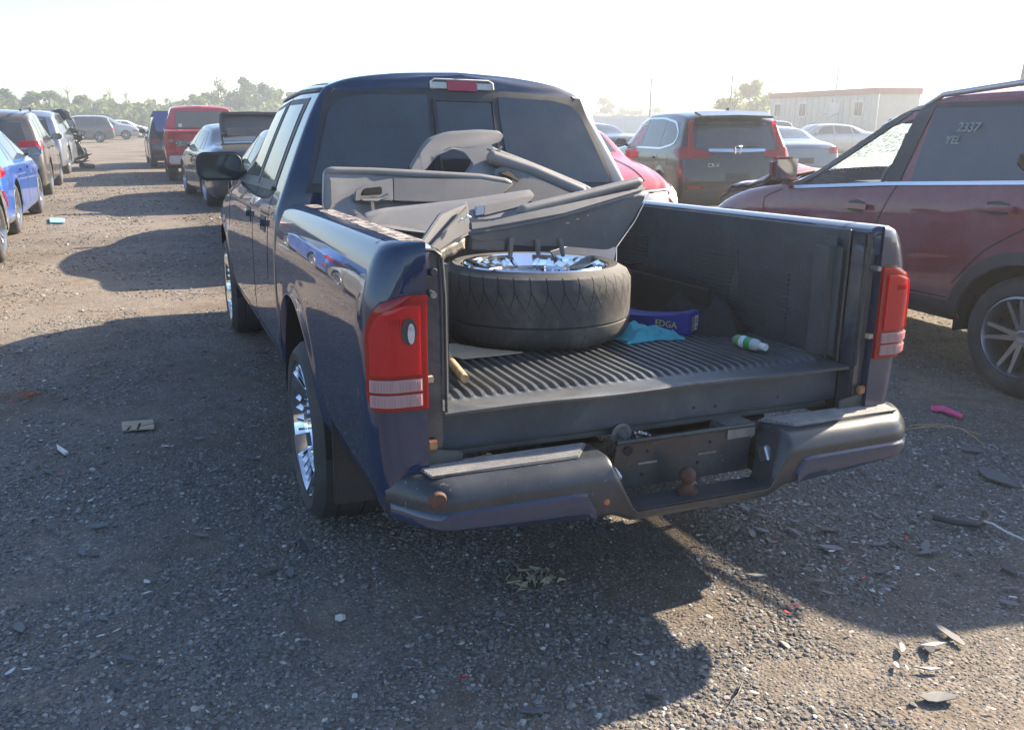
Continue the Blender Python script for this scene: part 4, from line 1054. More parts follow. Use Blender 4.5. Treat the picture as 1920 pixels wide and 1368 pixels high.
# far row across the lane
car('grey_crossover', 'grey SUV in the far row just right of the wrecked vehicle', 'car', (-3.3, 63.0, 0), rad(92), P_['greycar'], 'suv', H=1.72, glass='glass_tint')
fs_ = car('silver_minivan', 'silver people carrier with a smashed nose in the far row', 'car', (-6.7, 72.0, 0), rad(-90), P_['silver'], 'suv', L=5.0, H=1.78, glass='glass_tint')
mb = MB(); r = random.Random(4)
for k in range(18):
    p = Vector((r.uniform(-.8, .8), 4.75 + r.uniform(-.2, .25), r.uniform(.35, .85))); u = Vector((r.gauss(0, 1), r.gauss(0, 1), r.gauss(0, 1))).normalized() * .2; v = u.orthogonal()
    mb.slab([p - u - v, p + u - v, p + u + v, p - u + v], (0, .01, .01))
mb.build('smashed_nose', M['black_plastic'], fs_.e)
car('white_far_car', 'white car half hidden behind the silver people carrier', 'car', (-5.6, 78.0, 0), rad(-86), P_['white'], 'sedan', glass='glass_tint')

# right-hand column ahead of the pickup
B2 = car('navy_sedan', 'dark saloon directly ahead of the pickup, seen through its side windows', 'car', (.66, 6.75, 0), rad(1), P_['black'], 'sedan', L=4.8, W=1.84, H=1.43, glass='glass_tint')
B2.strip('window_trim', [(1.05, 1.0), (2.4, .985), (3.3, .97)], .018, M['chrome_trim'], B2.e, 'side', -1, .008)
infi = car('slate_sedan', 'slate blue saloon with its boot lid standing open', 'car', (.52, 13.55, 0), rad(4.5), P_['slate'], 'sedan', L=4.82, W=1.82, H=1.45, wy=(1.08, 3.93), R=.345, rimR=.245, spokes=7, split=False, glass='glass_tint')
# open boot: dark well with a light sill, lid raised on the hinges
infi.patch('boot_opening', [(-.66, .02), (.66, .02)], [(-.60, .66), (.60, .66)], M['underbody'], infi.e, 'top', 1, .006, 8, 6)
G = [[(x * (1 - .10 * v * v), .58 + .50 * v - .12 * v * v, 1.26 + .40 * v - .05 * v * v + .04 * math.cos(x * 2.4)) for x in np.linspace(-.60, .60, 13)] for v in np.linspace(0, 1, 8)]
lid = MB().grid([[(p[0], p[1] - .18 * (p[2] - 1.1), p[2]) for p in row] for row in G]).build('boot_lid', P_['black'], infi.e, 40); lid.modifiers.new('t', 'SOLIDIFY').thickness = .05
MB().grid([[(p[0] * .94, p[1] - .18 * (p[2] - 1.1) - .03, p[2] - .065) for p in row] for row in G]).build('lid_lining', M['underbody'], lid, 40)
MB().box((-.54, -.02, .0), (.54, .16, .04)).build('lid_edge', P_['slate'], lid, 0, .018, 2).location = (0, .80, 1.60)
MB().box((-.50, -.01, 0), (.50, .02, .13)).build('lid_trim_strip', M['trim_dark'], lid).location = (0, .50, 1.24)
for sd_ in (-1, 1): MB().tube([(sd_ * .56, .55, .98), (sd_ * .58, .62, 1.2), (sd_ * .56, .72, 1.42)], .018, 6).build('lid_hinge', M['black_plastic'], infi.e, 60)
# red pickup
def sil_tails(B, e, wm, zb):
    for sd_ in (-1, 1):
        t_ = B.patch('tail_light', [(sd_ * (wm - .22), .80), (sd_ * (wm - .075), .80)], [(sd_ * (wm - .22), 1.22), (sd_ * (wm - .085), 1.22)], M['red_lens'], e, 'r', 1, .008, 5, 8)
        B.patch('tail_light', [(.01, .80), (.08, .80)], [(.01, 1.22), (.08, 1.22)], M['red_lens'], e, 'side', sd_, .008, 3, 8)
        B.patch('reverse_light', [(sd_ * (wm - .20), .98), (sd_ * (wm - .09), .98)], [(sd_ * (wm - .20), 1.04), (sd_ * (wm - .09), 1.04)], M['trim_grey'], e, 'r', 1, .012, 4, 4)
    B.strip('tailgate_gap', [(-.76, 1.24), (-.76, .70)], .014, M['underbody'], e, 'r', 1, .002)
    B.strip('tailgate_gap', [(.76, 1.24), (.76, .70)], .014, M['underbody'], e, 'r', 1, .002)
    B.strip('tailgate_lip', [(-.78, 1.225), (.78, 1.225)], .035, P_['red'], e, 'r', 1, .02)
    B.strip('painted_shadow_gap', [(-.76, 1.185), (.76, 1.185)], .02, M['underbody'], e, 'r', 1, .004)  # dark strip painting in the gap and its shadow below the lip
    B.patch('tailgate_panel', [(-.70, .80), (.70, .80)], [(-.70, 1.10), (.70, 1.10)], P_['red'], e, 'r', 1, .008, 8, 4)
    c = B.cap(0, .95, 'r')
    text('tailgate_lettering', 'CHEVROLET', .15, M['white_plastic'], e, (0, c[1] - .035, .95), (rad(90), 0, 0), .006, 1.8)
    b_ = MB().box((-.93, -.16, .46), (.93, .12, .66)).build('rear_bumper', surf('dull_chrome', (.45, .42, .40), .4, .15, 4, metal=.6), e, 0, .03, 3)
    MB().box((-.35, -.165, .5), (.35, -.15, .62)).build('plate_recess', M['black_plastic'], b_)
    MB().box((-.55, 1.935, 1.30), (.55, 1.95, 1.32)).build('window_sill', M['black_plastic'], e)
    for xx in (-.34, -.12): MB().box((xx, 2.0, 1.842), (xx + .15, 2.02, 1.858)).build('cab_light', M['chrome_trim'], e)
silk = [(0, .985, .965, 1.20, .93, 1.255, 1.26), (.4, .99, .97, 1.21, .93, 1.265, 1.27), (1.88, .99, .97, 1.21, .93, 1.265, 1.27), (1.92, .985, .93, 1.24, .72, 1.70, 1.76), (2.1, .985, .93, 1.24, .72, 1.78, 1.86), (3.2, .985, .93, 1.22, .72, 1.79, 1.88), (3.6, .985, .93, 1.20, .70, 1.70, 1.80),
        (4.3, .98, .92, 1.14, .80, 1.20, 1.26), (5.2, .96, .88, 1.08, .74, 1.12, 1.16), (5.4, .93, .84, .98, .7, 1.02, 1.04)]
sil = car('red_pickup', 'red pickup truck with CHEVROLET pressed across its tailgate', 'truck', (.06, 20.75, 0), 0, P_['red'], 'suv', keys=silk, wy=(1.15, 4.6), R=.38, w=.26, tails=sil_tails, windows=False,
          body_kw=dict(lean_r=[0] * 9, er=.05, bulge_r=.015, zs=.42), mirrors=False, gaps=False)
gw = MB(); gw.add([(-.66, 1.955, 1.30), (.66, 1.955, 1.30), (.60, 1.975, 1.70), (-.60, 1.975, 1.70), (-.66, 1.91, 1.30), (.66, 1.91, 1.30), (.60, 1.93, 1.70), (-.60, 1.93, 1.70)], [(0, 1, 2, 3), (4, 5, 6, 7), (0, 1, 5, 4), (1, 2, 6, 5), (2, 3, 7, 6), (3, 0, 4, 7)])
o = gw.build('rear_window', M['glass_tint'], sil.e); o.location = (0, -.035, 0)
MB().lathe([(0, 0), (0, .05), (.004, .05), (.004, 0)], 18, 'y').build('window_sticker', M['white_plastic'], sil.e, 60).location = (-.54, 1.862, 1.36)
bk = car('open_hatch_suv', 'black SUV with its dark blue tailgate raised, left of the red pickup', 'car', (-.36, 27.9, 0), rad(2), P_['black'], 'suv', H=1.66)
o = MB().add([(-.78, .30, 1.62), (.78, .30, 1.62), (.72, -.45, 1.76), (-.72, -.45, 1.76), (-.70, -.62, 1.15), (.70, -.62, 1.15)], [(0, 1, 2, 3), (3, 2, 5, 4)]).build('tailgate', paint('dark_blue_paint', (.02, .05, .2), .3), bk.e)
o.modifiers.new('t', 'SOLIDIFY').thickness = .05

# behind the photographer: a dark slatted fence and parked cars, added out of view for reflections in the cab's rear glass
fb = empty('slatted_fence', (-22, -26, 0)); tag(fb, 'dark slatted fence added behind the camera for reflections in the cab glass', 'fence')
sl = MB().box((.02, -.01, .1), (.17, .01, 2.3)); slm = mesh(sl.v, sl.f, 0, M['dull_metal'], 'fence_slat')
for k in range(220): o = link('fence_slat', slm, fb); o.location = (k * .2, 0, 0)
MB().box((0, .012, .5), (44, .05, .58)).box((0, .012, 1.9), (44, .05, 1.98)).build('rail', M['dull_metal'], fb)
for (src, x, y, rz, lb) in ((jny.e, -3.2, -14.5, 0, 'brown-grey SUV added behind the camera for reflections in the cab glass'), (bk.e, 1.4, -13.5, .1, 'black SUV added behind the camera for reflections in the cab glass'), (coral.e, 5.2, -12.5, 3.1, 'coral car added behind the camera for reflections in the cab glass')):
    c_ = copy_tree(src); c_.location = (x, y, 0); c_.rotation_euler = (0, 0, rz); tag(c_, lb)

# ---------------------------------------------------------------- the pickup
TP, TR = rad(-1.6444), rad(1.0145)
Rx = Matrix.Rotation(TP, 4, 'X'); Ry = Matrix.Rotation(TR, 4, 'Y')
TM = Matrix.Translation((0, 2.7, .4)) @ (Rx @ Ry) @ Matrix.Translation((0, -2.7, -.4))
truck = empty('pickup_truck'); truck.matrix_world = TM
tag(truck, 'dark blue crew-cab pickup truck without a tailgate, bed loaded with a tyre and door trims', 'truck')
CK = [(1.70, .885, .838, 1.165, .625, 1.59, 1.700), (2.3, .885, .838, 1.165, .63, 1.605, 1.725), (3.0, .885, .838, 1.16, .62, 1.595, 1.715), (3.35, .885, .836, 1.15, .60, 1.52, 1.64), (4.2, .88, .825, 1.10, .70, 1.13, 1.18),
      (4.8, .875, .80, 1.05, .68, 1.075, 1.11), (5.15, .85, .75, .96, .62, .98, 1.01), (5.30, .81, .69, .80, .56, .82, .84)]
cab = Body(CK, zs=.40, wheels=(4.51,), Ra=.43, zc=.40, lean_r=[0, 0, 0, 0, .0, .13, .16, .16, .16], er=.045, ef=.14, bulge_r=.035, bulge_f=.08)
cab.mesh('cab', M['navy'], truck, None, 120, 6)
def cpatch(*a, **k): return cab.patch(*a, **k)
for sd_ in (-1, 1):
    cpatch('window_frame', [(1.96, 1.185), (2.555, 1.185)], [(2.01, 1.575), (2.545, 1.59)], M['black_plastic'], truck, 'side', sd_, .003, 12, 8)
    cpatch('window_frame', [(2.59, 1.185), (4.02, 1.165)], [(2.58, 1.59), (3.38, 1.555)], M['black_plastic'], truck, 'side', sd_, .003, 12, 8)
    cpatch('side_window', [(2.03, 1.215), (2.50, 1.215)], [(2.07, 1.548), (2.49, 1.560)], M['glass_dark'], truck, 'side', sd_, .006, 12, 8)
    cpatch('side_window', [(2.66, 1.215), (3.92, 1.195)], [(2.65, 1.562), (3.32, 1.53)], M['glass_dark'], truck, 'side', sd_, .006, 12, 8)
    cpatch('window_trim', [(2.0, 1.172), (4.0, 1.155)], [(2.0, 1.188), (4.0, 1.170)], M['black_plastic'], truck, 'side', sd_, .012, 14, 2)
    for pts in ([(2.572, .47), (2.572, .8), (2.572, 1.17), (2.562, 1.60)], [(1.98, .78), (1.96, 1.0), (1.97, 1.17), (2.02, 1.58)], [(3.98, .86), (4.03, 1.02), (4.02, 1.15)], [(3.95, .47), (4.0, .6)], [(1.74, .50), (3.95, .50)]):
        cab.strip('door_gap', pts, .009, M['underbody'], truck, 'side', sd_, .0012)
    for yy in (2.06, 2.68):
        cpatch('handle_recess', [(yy - .02, .985), (yy + .16, .985)], [(yy - .02, 1.055), (yy + .16, 1.055)], M['black_plastic'], truck, 'side', sd_, .003, 6, 4)
        cpatch('door_handle', [(yy, 1.01), (yy + .14, 1.01)], [(yy, 1.04), (yy + .14, 1.04)], M['navy'], truck, 'side', sd_, .022, 6, 3, .02)
    cab.strip('drip_rail', [(1.80, 1.60), (2.4, 1.62), (3.1, 1.61), (3.5, 1.53), (4.15, 1.18)], .016, M['black_plastic'], truck, 'side', sd_, .006, .01)
    rr_ = lambda hw, hh, q: [(-.1425 + sx * (hw - q) + q * math.cos(t), sz * (hh - q) + q * math.sin(t)) for sx, sz, t0 in ((1, 1, 0), (-1, 1, 1.5708), (-1, -1, 3.1416), (1, -1, 4.7124)) for t in np.linspace(t0, t0 + 1.5708, 6)]
    mi = MB().slab([(x, -.05, z) for x, z in rr_(.1425, .088, .060)], (0, .10, 0)).build('door_mirror', M['black_plastic'], truck, 0, .012, 3)
    mi.location = (sd_ * .785, 3.82, 1.243)
    if sd_ > 0: mi.scale = (-1, 1, 1)
    MB().slab([(x, -.055, z) for x, z in rr_(.122, .070, .046)], (0, .0045, 0)).build('mirror_glass', glossy('mirror_glass_dark', (.05, .06, .07), .05, metal=.6) if sd_ < 0 else M['chrome'], mi)
    MB().box((-.02, -.035, -.09), (.09, .04, -.02)).build('mirror_arm', M['black_plastic'], mi, 0, .015, 2)
cpatch('windscreen', [(-.66, 4.12), (0, 4.2), (.66, 4.12)], [(-.55, 3.38), (0, 3.32), (.55, 3.38)], M['glass_dark'], truck, 'top', 1, .003, 14, 8)
# rear glass: black surround, two fixed panes, slider in the middle
cpatch('rear_window_frame', [(-.745, 1.175), (.745, 1.175)], [(-.615, 1.60), (-.2, 1.622), (.2, 1.622), (.615, 1.60)], M['black_plastic'], truck, 'r', 1, .002, 24, 10)
for sd_ in (-1, 1):
    cpatch('rear_window', [(sd_ * .178, 1.21), (sd_ * .715, 1.21)], [(sd_ * .170, 1.592), (sd_ * .45, 1.585), (sd_ * .555, 1.565), (sd_ * .605, 1.52)], M['glass_dark'], truck, 'r', 1, .006, 16, 10)
cpatch('rear_window', [(-.135, 1.21), (.135, 1.21)], [(-.132, 1.565), (.132, 1.565)], M['glass_dark'], truck, 'r', 1, .006, 8, 8)
for pts in ([(-.142, 1.2), (-.142, 1.572), (.142, 1.572), (.142, 1.2)],):
    cab.strip('slider_frame', pts[0:2], .012, M['black_plastic'], truck, 'r', 1, .011); cab.strip('slider_frame', pts[1:3], .012, M['black_plastic'], truck, 'r', 1, .011); cab.strip('slider_frame', pts[2:4], .012, M['black_plastic'], truck, 'r', 1, .011)
# high brake lamp
hb = MB().box((-.158, 0, 0), (.158, .03, .052)).build('high_brake_light', surf('smoked_white_lens', (.42, .42, .40), .25, .08, 20), truck, 0, .012, 3)
c = cab.cap(0, 1.64, 'r'); hb.location = (0, c[1] - .012, 1.612)
hb.rotation_euler = (rad(-14), 0, 0)
MB().box((-.072, -.004, .002), (.072, .02, .05)).build('red_lens', surf('dusty_red_lens', (.32, .035, .06), .3, .1, 20), hb, 0, .002)
MB().tube([(-.150, -.004, .012), (-.15, -.004, .04), (-.13, -.004, .052), (.13, -.004, .052), (.15, -.004, .04), (.150, -.004, .012)], .0035, 6).build('lens_rim', M['white_plastic'], hb, 60)
for sd_ in (-1, 1):
    cab.strip('roof_joint', [(sd_ * .585, 1.95), (sd_ * .59, 3.3)], .012, M['underbody'], truck, 'top', 1, .0015)
MB().box((-.76, 1.76, .42), (.76, 4.05, .47)).build('cab_floor', M['underbody'], truck)
MB().box((-.50, 4.1, .36), (.50, 5.1, .85)).build('engine_block', M['underbody'], truck)
# dark cabin seats behind the glass are hidden by the tint; bumper front
MB().box((-.84, 5.22, .46), (.84, 5.42, .64)).build('front_bumper', M['chrome'], truck, 0, .04, 3)

# --- bed sides
SZ = np.array([.42, .50, .60, .72, .80, .88, .98, 1.05, 1.095, 1.125, 1.137])
SX = np.array([.842, .868, .882, .889, .892, .892, .885, .868, .850, .828, .800])
fx = pchip(SZ, SX)
RC = .078
WYR, WZR, RAR = 1.18, .385, .445
def side_path(s):                        # s<0 : rear face (distance from the corner), 0..1 arc, >1 : along the side
    pass
def bedpt(c, z, sd_, off=0.0):
    """c: distance along the plan outline from the tailgate opening edge"""
    X = fx(z); face = X - RC - .738
    if c <= face: x, y, nx, ny = .738 + c, 0.0, 0, -1
    elif c <= face + RC * math.pi / 2:
        a = (c - face) / RC; x = X - RC + RC * math.sin(a); y = RC - RC * math.cos(a); nx, ny = math.sin(a), -math.cos(a)
    else: x, y, nx, ny = X, RC + c - face - RC * math.pi / 2, 1, 0
    return (sd_ * (x + nx * off), y + ny * off, z)
def bed_side(sd_):
    cs = list(np.linspace(0, .055, 3)) + list(np.linspace(.06, .06 + RC * 1.6, 12))
    ys = []
    for k in range(46): ys.append(.14 + (1.655 - .14) * k / 45)
    for a in np.linspace(0, math.pi, 25): ys.append(WYR + RAR * .9995 * math.cos(a))
    ys = sorted(y for y in ys if y <= 1.655)
    cols = [('c', c) for c in cs] + [('y', y) for y in ys]
    G = []
    top = list(np.linspace(.90, 1.125, 12)) + [1.137]
    for kind, v in cols:
        row = []
        zb = .43
        if kind == 'y':
            dy = abs(v - WYR)
            if dy < RAR: zb = WZR + math.sqrt(RAR ** 2 - dy ** 2)
            if v < WYR - RAR: zb = .43 + .06 * max(0, 1 - (v - .15) / .5) * 0
            zb = max(zb, .43)
        for k in range(11):
            z = zb + (.885 - zb) * k / 11
            x = fx(max(z, .42))
            if kind == 'y':
                dy = abs(v - WYR); lip = .014 * math.exp(-((math.hypot(v - WYR, z - WZR) - RAR) / .035) ** 2)
                row.append((sd_ * (x + lip), v, z))
            else: row.append(bedpt(v, max(z, .42), sd_))
        for z in top:
            row.append((sd_ * fx(z), v, z) if kind == 'y' else bedpt(v, z, sd_))
        # rail top, going inwards
        p = row[-1]
        for xi, zi in ((.770, 1.139), (.735, 1.137), (.716, 1.127), (.710, 1.10), (.710, 1.05)):
            if kind == 'c':
                xx = min(abs(p[0]), xi); yy = p[1] + (.004 if abs(p[0]) < xi else 0)
                yy = max(yy, 0.0)
                row.append((sd_ * max(.738, xx) if p[1] < .02 and xi < .738 else sd_ * xx, yy, zi if zi > 1.1 else zi))
            else: row.append((sd_ * xi, p[1], zi))
        G.append(row)
    mb = MB().grid(G)
    # rear-face inner return
    mb.grid([[(sd_ * .738, 0, z), (sd_ * .738, .05, z)] for z in (.43, .6, .8, 1.0, 1.137)])
    me = mesh(mb.v, mb.f, 0, M['navy'], 'bed_side')
    bm = bmesh.new(); bm.from_mesh(me); bmesh.ops.remove_doubles(bm, verts=bm.verts, dist=.0006); bmesh.ops.recalc_face_normals(bm, faces=bm.faces)
    bm.to_mesh(me); bm.free(); me.shade_smooth(); me.set_sharp_from_angle(angle=rad(42))
    o = link('bed_side', me, truck)
    if sd_ < 0: tag(o, 'glossy left bed side with peeling lacquer on its rail')
    return o
for sd_ in (-1, 1): bed_side(sd_)
# wheel housings
for sd_ in (-1, 1):
    G = []
    for a in np.linspace(-.1, math.pi + .1, 20):
        G.append([(sd_ * .875, WYR + RAR * 1.01 * math.cos(a), WZR + RAR * 1.01 * math.sin(a)), (sd_ * .55, WYR + RAR * 1.01 * math.cos(a), WZR + RAR * 1.01 * math.sin(a))])
    MB().grid(G).build('wheel_well', M['underbody'], truck); MB().box((min(sd_ * .53, sd_ * .55), .60, .22), (max(sd_ * .53, sd_ * .55), WYR + .45, .86)).build('well_panel', M['underbody'], truck)  # inner panel carried low to block sun coming through the wheel arch
    G = []
    for a in np.linspace(-.1, math.pi + .1, 18):
        G.append([(sd_ * .86, 4.51 + .44 * math.cos(a), .40 + .44 * math.sin(a)), (sd_ * .55, 4.51 + .44 * math.cos(a), .40 + .44 * math.sin(a))])
    MB().grid(G).build('wheel_well', M['underbody'], truck)
    MB().box((min(sd_ * .60, sd_ * .865), .655, .205), (max(sd_ * .60, sd_ * .865), .675, .50)).build('mud_flap', M['black_plastic'], truck, 0, .004)
# peeling lacquer on the rail: rough pale film patches set 1 mm proud of the left rail
def flaky():
    m, nt, b = newmat('peeling_lacquer')
    setp(b, rough=.7, color=(.02, .02, .03))
    n1 = noise(nt, 42, 10, .8, dist=.8, stretch=(1, .5, 1))
    c = ramp(nt, n1, [(.42, (.02, .018, .025)), (.49, (.10, .085, .085)), (.56, (.40, .36, .34))])
    nt.links.new(c, b.inputs['Base Color']); bump(nt, b, n1, .6, .004)
    return m
fl = flaky()
def rail_film(ya, yb, seed):
    r = random.Random(seed); G = []
    n = int((yb - ya) / .02)
    for i in range(n + 1):
        y = ya + (yb - ya) * i / n
        xo = -.786 + .006 * mnoise.noise(Vector((y * 22, seed, 0))); xi = -.728
        if i in (0, n): xo = xi - .012
        G.append([(xo + (xi - xo) * k / 4, y, 1.1386 + (.0015 if 0 < k < 4 else .0005)) for k in range(5)])
    MB().grid(G).build('peeling_lacquer', fl, truck, 60)
rail_film(.035, .68, 1); rail_film(.70, 1.22, 2); rail_film(1.30, 1.50, 3)

# --- tail lights
def lens(sd_, c0, c1, z0, z1, off, mat, name, parent, rtop=0, nz=14, nc=14, depth=.02, rbot=0):
    def P(u, v, o):
        z = z0 + (z1 - z0) * v
        cm = c1
        if rtop and z > z1 - rtop: cm = c0 + (c1 - c0) * (1 - .62 * (1 - math.sqrt(max(0, 1 - ((z - (z1 - rtop)) / rtop) ** 2))))
        if rbot and z < z0 + rbot: cm = c0 + (c1 - c0) * (1 - .14 * ((z0 + rbot - z) / rbot) ** 2)
        return bedpt(c0 + (cm - c0) * u, z, sd_, o)
    A = [[P(i / nc, j / nz, off) for j in range(nz + 1)] for i in range(nc + 1)]
    Bk = [[P(i / nc, j / nz, off - depth) for j in range(nz + 1)] for i in range(nc + 1)]
    mb = MB().grid(A)
    rim = [(i, 0) for i in range(nc)] + [(nc, j) for j in range(nz)] + [(i, nz) for i in range(nc, 0, -1)] + [(0, j) for j in range(nz, 0, -1)]
    k = len(rim)
    mb.add([A[i][j] for i, j in rim] + [Bk[i][j] for i, j in rim], [(i, (i + 1) % k, (i + 1) % k + k, i + k) for i in range(k)])
    return mb.build(name, mat, parent, 50)
rl_deep = redlens('tail_lens_red', (.45, .004, .012), 70, .25)
for sd_ in (-1, 1):
    lens(sd_, .002, .160, .716, 1.017, .002, M['black_plastic'], 'light_recess', truck, .115, rbot=.04)
    tl_ = lens(sd_, .003, .152, .722, 1.012, .014, rl_deep, 'tail_light', truck, .105, rbot=.04)
    lens(sd_, .022, .138, .815, .988, .020, redlens('tail_lens_bright', (.66, .006, .022), 70, .2), 'red_lens', tl_, .085)
    for z0 in (.733, .772):
        w_ = lens(sd_, .019, .140, z0, z0 + .031, .019, M['white_lens'], 'reverse_lens', tl_, 0, 4, 16, rbot=0)
        # moulded flutes (and the ribbed reflector block higher up)
        mb = MB()
        for k in range(19):
            c = .023 + k * .0062
            p = bedpt(c, z0 + .003, sd_, .0205); q = bedpt(c, z0 + .028, sd_, .0205)
            mb.tube([p, q], .0012, 4, False)
        mb.build('lens_flute', M['white_lens'], tl_)
    for k in range(7):
        c = .058 + k * .0058; MB().tube([bedpt(c, .941, sd_, .0212), bedpt(c, .957, sd_, .0212)], .0016, 4, False).build('reflector_rib', M['red_lens'], tl_)
    if sd_ < 0:
        hp = [bedpt(.052 + .020 * math.cos(a), .925 + .033 * math.sin(a), sd_, .0225) for a in np.linspace(0, 2 * math.pi, 16)[:-1]]
        MB().slab(hp, (0, .004, 0)).build('broken_hole', M['black_plastic'], tl_)
        hp = [bedpt(.047 + .009 * math.cos(a), .920 + .026 * math.sin(a), sd_, .0245) for a in np.linspace(0, 2 * math.pi, 14)[:-1]]
        MB().slab(hp, (0, .003, 0)).build('bulb', surf('bulb_glass', (.42, .41, .43), .3, .2, 60), tl_)
    # jamb
    x0, x1 = sorted((sd_ * .690, sd_ * .7375))
    MB().box((x0, .022, .44), (x1, .085, 1.118)).build('tailgate_jamb', paint('jamb_paint', (.012, .022, .045), .2, .45, .5), truck, 0, .006, 2)
    MB().tube([(sd_ * .722, .022, 1.010), (sd_ * .722, -.012, 1.010)], .0085, 10).build('striker_bolt', M['steel'], truck, 60)
    MB().lathe([(0, 0), (0, .011), (-.006, .009), (-.006, 0)], 14, 'y', (sd_ * .712, .021, 1.062)).build('bolt', M['dull_metal'], truck, 60)
    MB().box((min(sd_ * .722, sd_ * .741), .000, .785), (max(sd_ * .722, sd_ * .741), .018, .80)).build('lamp_clip', M['card'], truck)
    MB().box((min(sd_ * .712, sd_ * .738), .004, .602), (max(sd_ * .712, sd_ * .738), .02, .628)).build('hinge_bush', surf('rusty_bush', (.30, .14, .06), .8, .3, 30), truck, 0, .003)
    pts = [(sd_ * .738, .012, .43), (sd_ * .664, .012, .43), (sd_ * .640, .012, .475), (sd_ * .640, .012, .585), (sd_ * .738, .012, .605)]
    MB().slab(pts, (0, .008, 0)).build('corner_bracket', M['dull_metal'], truck, 0, .002)
    MB().tube([(sd_ * .695, .006, 1.10), (sd_ * .688, .006, 1.0), (sd_ * .686, .006, .7)], .005, 6).build('edge_seal', M['black_plastic'], truck, 60)
    MB().tube([(sd_ * .735, .008, 1.118), (sd_ * .715, .006, 1.118), (sd_ * .698, .006, 1.105)], .005, 6).build('edge_seal', M['black_plastic'], truck, 60)
# --- bed liner
def bed_floor():
    xs = []; prof = []
    pitch = .0325; nr_ = 42; x = -nr_ * pitch / 2
    for k in range(nr_):
        for u, h in ((0, 0), (.18, 0), (.32, 1), (.68, 1), (.82, 0)):
            xs.append(x + (k + u) * pitch); prof.append(h)
    xs.append(x + nr_ * pitch); prof.append(0)
    ys = [.034, .05, .09, .115, .125, .135, .150, .165, .19, .6, 1.2, 1.66]
    hs = [0, 0, 0, 0, .25, .6, .9, 1, 1, 1, 1, 1]
    G = []
    for xx, h in zip(xs, prof):
        row = [(xx, .030 + .003 * math.sin(xx * 9), .682 + .0015 * math.sin(xx * 13)), (xx, .028 + .003 * math.sin(xx * 9), .690 + .0015 * math.sin(xx * 11))]
        for y, k in zip(ys, hs):
            base = .694 + .0015 * math.exp(-((y - .04) / .03) ** 2) * math.sin(xx * 11)
            row.append((xx, y + (.003 * math.sin(xx * 9) if y < .06 else 0), base + .0115 * h * k))
        G.append(row)
    return MB().grid(G).build('bed_liner_floor', M['liner'], truck, 40)
bed_floor()
MB().box((-.712, 1.64, .66), (.712, 1.665, 1.128)).build('bed_front_wall', M['navy'], truck)
MB().box((-.70, 1.62, .69), (.70, 1.6385, 1.08)).build('liner_front', M['liner'], truck, 0, .006, 2)
for sd_ in (-1, 1):
    a, b = sorted((sd_ * .698, sd_ * .709))
    MB().box((a, .10, .69), (b, 1.62, 1.122)).build('liner_side', M['liner'], truck, 0, .004, 1)
    # ribs pressed in the side liner
    rib = MB().box((0, 0, 0), (.006, 1, .007)); rm_ = mesh(rib.v, rib.f, 0, M['liner'], 'liner_rib')
    for (y0_, y1_, z0_, z1_, n_) in ((.70, .99, .815, .985, 10), (.36, .63, .835, .955, 7), (.36, .69, .725, .815, 6), (1.30, 1.55, .90, 1.0, 6)):
        for k in range(n_):
            o = link('liner_rib', rm_, truck); sl = (y1_ - y0_) * (.03 * k if n_ > 7 else 0)
            o.location = (sd_ * (.692 if sd_ > 0 else .698), y0_ - sl * .5, z0_ + (z1_ - z0_) * k / n_); o.scale = (1, (y1_ - y0_), 1)
    pts = [(sd_ * .690, .675, 1.02), (sd_ * .690, .640, 1.02), (sd_ * .690, .645, .83), (sd_ * .690, .34, .82), (sd_ * .690, .34, .835), (sd_ * .690, .62, .85)]
    MB().tube([(sd_ * .695, .66, 1.0), (sd_ * .695, .64, .84), (sd_ * .695, .35, .822)], .006, 6).build('liner_channel', M['liner'], truck, 60)
    a, b = sorted((sd_ * .55, sd_ * .70))
    wh = MB().box((a, .74, .60), (b, 1.56, .872)).build('wheel_housing', M['liner'], truck, 0, .075, 5)
    a, b = sorted((sd_ * .58, sd_ * .65))
    MB().box((a, 1.27, .868), (b, 1.38, .8735)).build('stake_pocket', M['underbody'], wh)
    a, b = sorted((sd_ * .640, sd_ * .70))
    MB().box((a, .095, .685), (b, .215, 1.095)).build('liner_end', M['liner'], truck, 0, .028, 4)
# sill across the back
MB().box((-.69, .082, .568), (.69, .13, .690)).build('tailgate_sill', surf('worn_sill_paint', (.045, .058, .075), .55, .35, 5, .15, dirt=(.10, .105, .11)), truck, 0, .006, 2)
MB().box((-.66, .09, .545), (.66, .20, .566)).build('sill_flange', M['dull_metal'], truck, 0, .004)
mb = MB().lathe([(0, 0), (0, .030), (-.008, .034), (-.008, .022), (-.004, .018), (-.004, 0)], 22, 'y', (-.125, .080, .548)); mb.tube([(-.125, .08, .548), (-.125, .045, .542)], .010, 10)
mb.build('winch_socket', M['steel'], truck, 50)
for (x, z) in ((.13, .600), (.21, .596), (.45, .60)): MB().lathe([(0, 0), (0, .004), (-.002, .004), (-.002, 0)], 8, 'y', (x, .0815, z)).build('drain_hole', M['underbody'], truck)
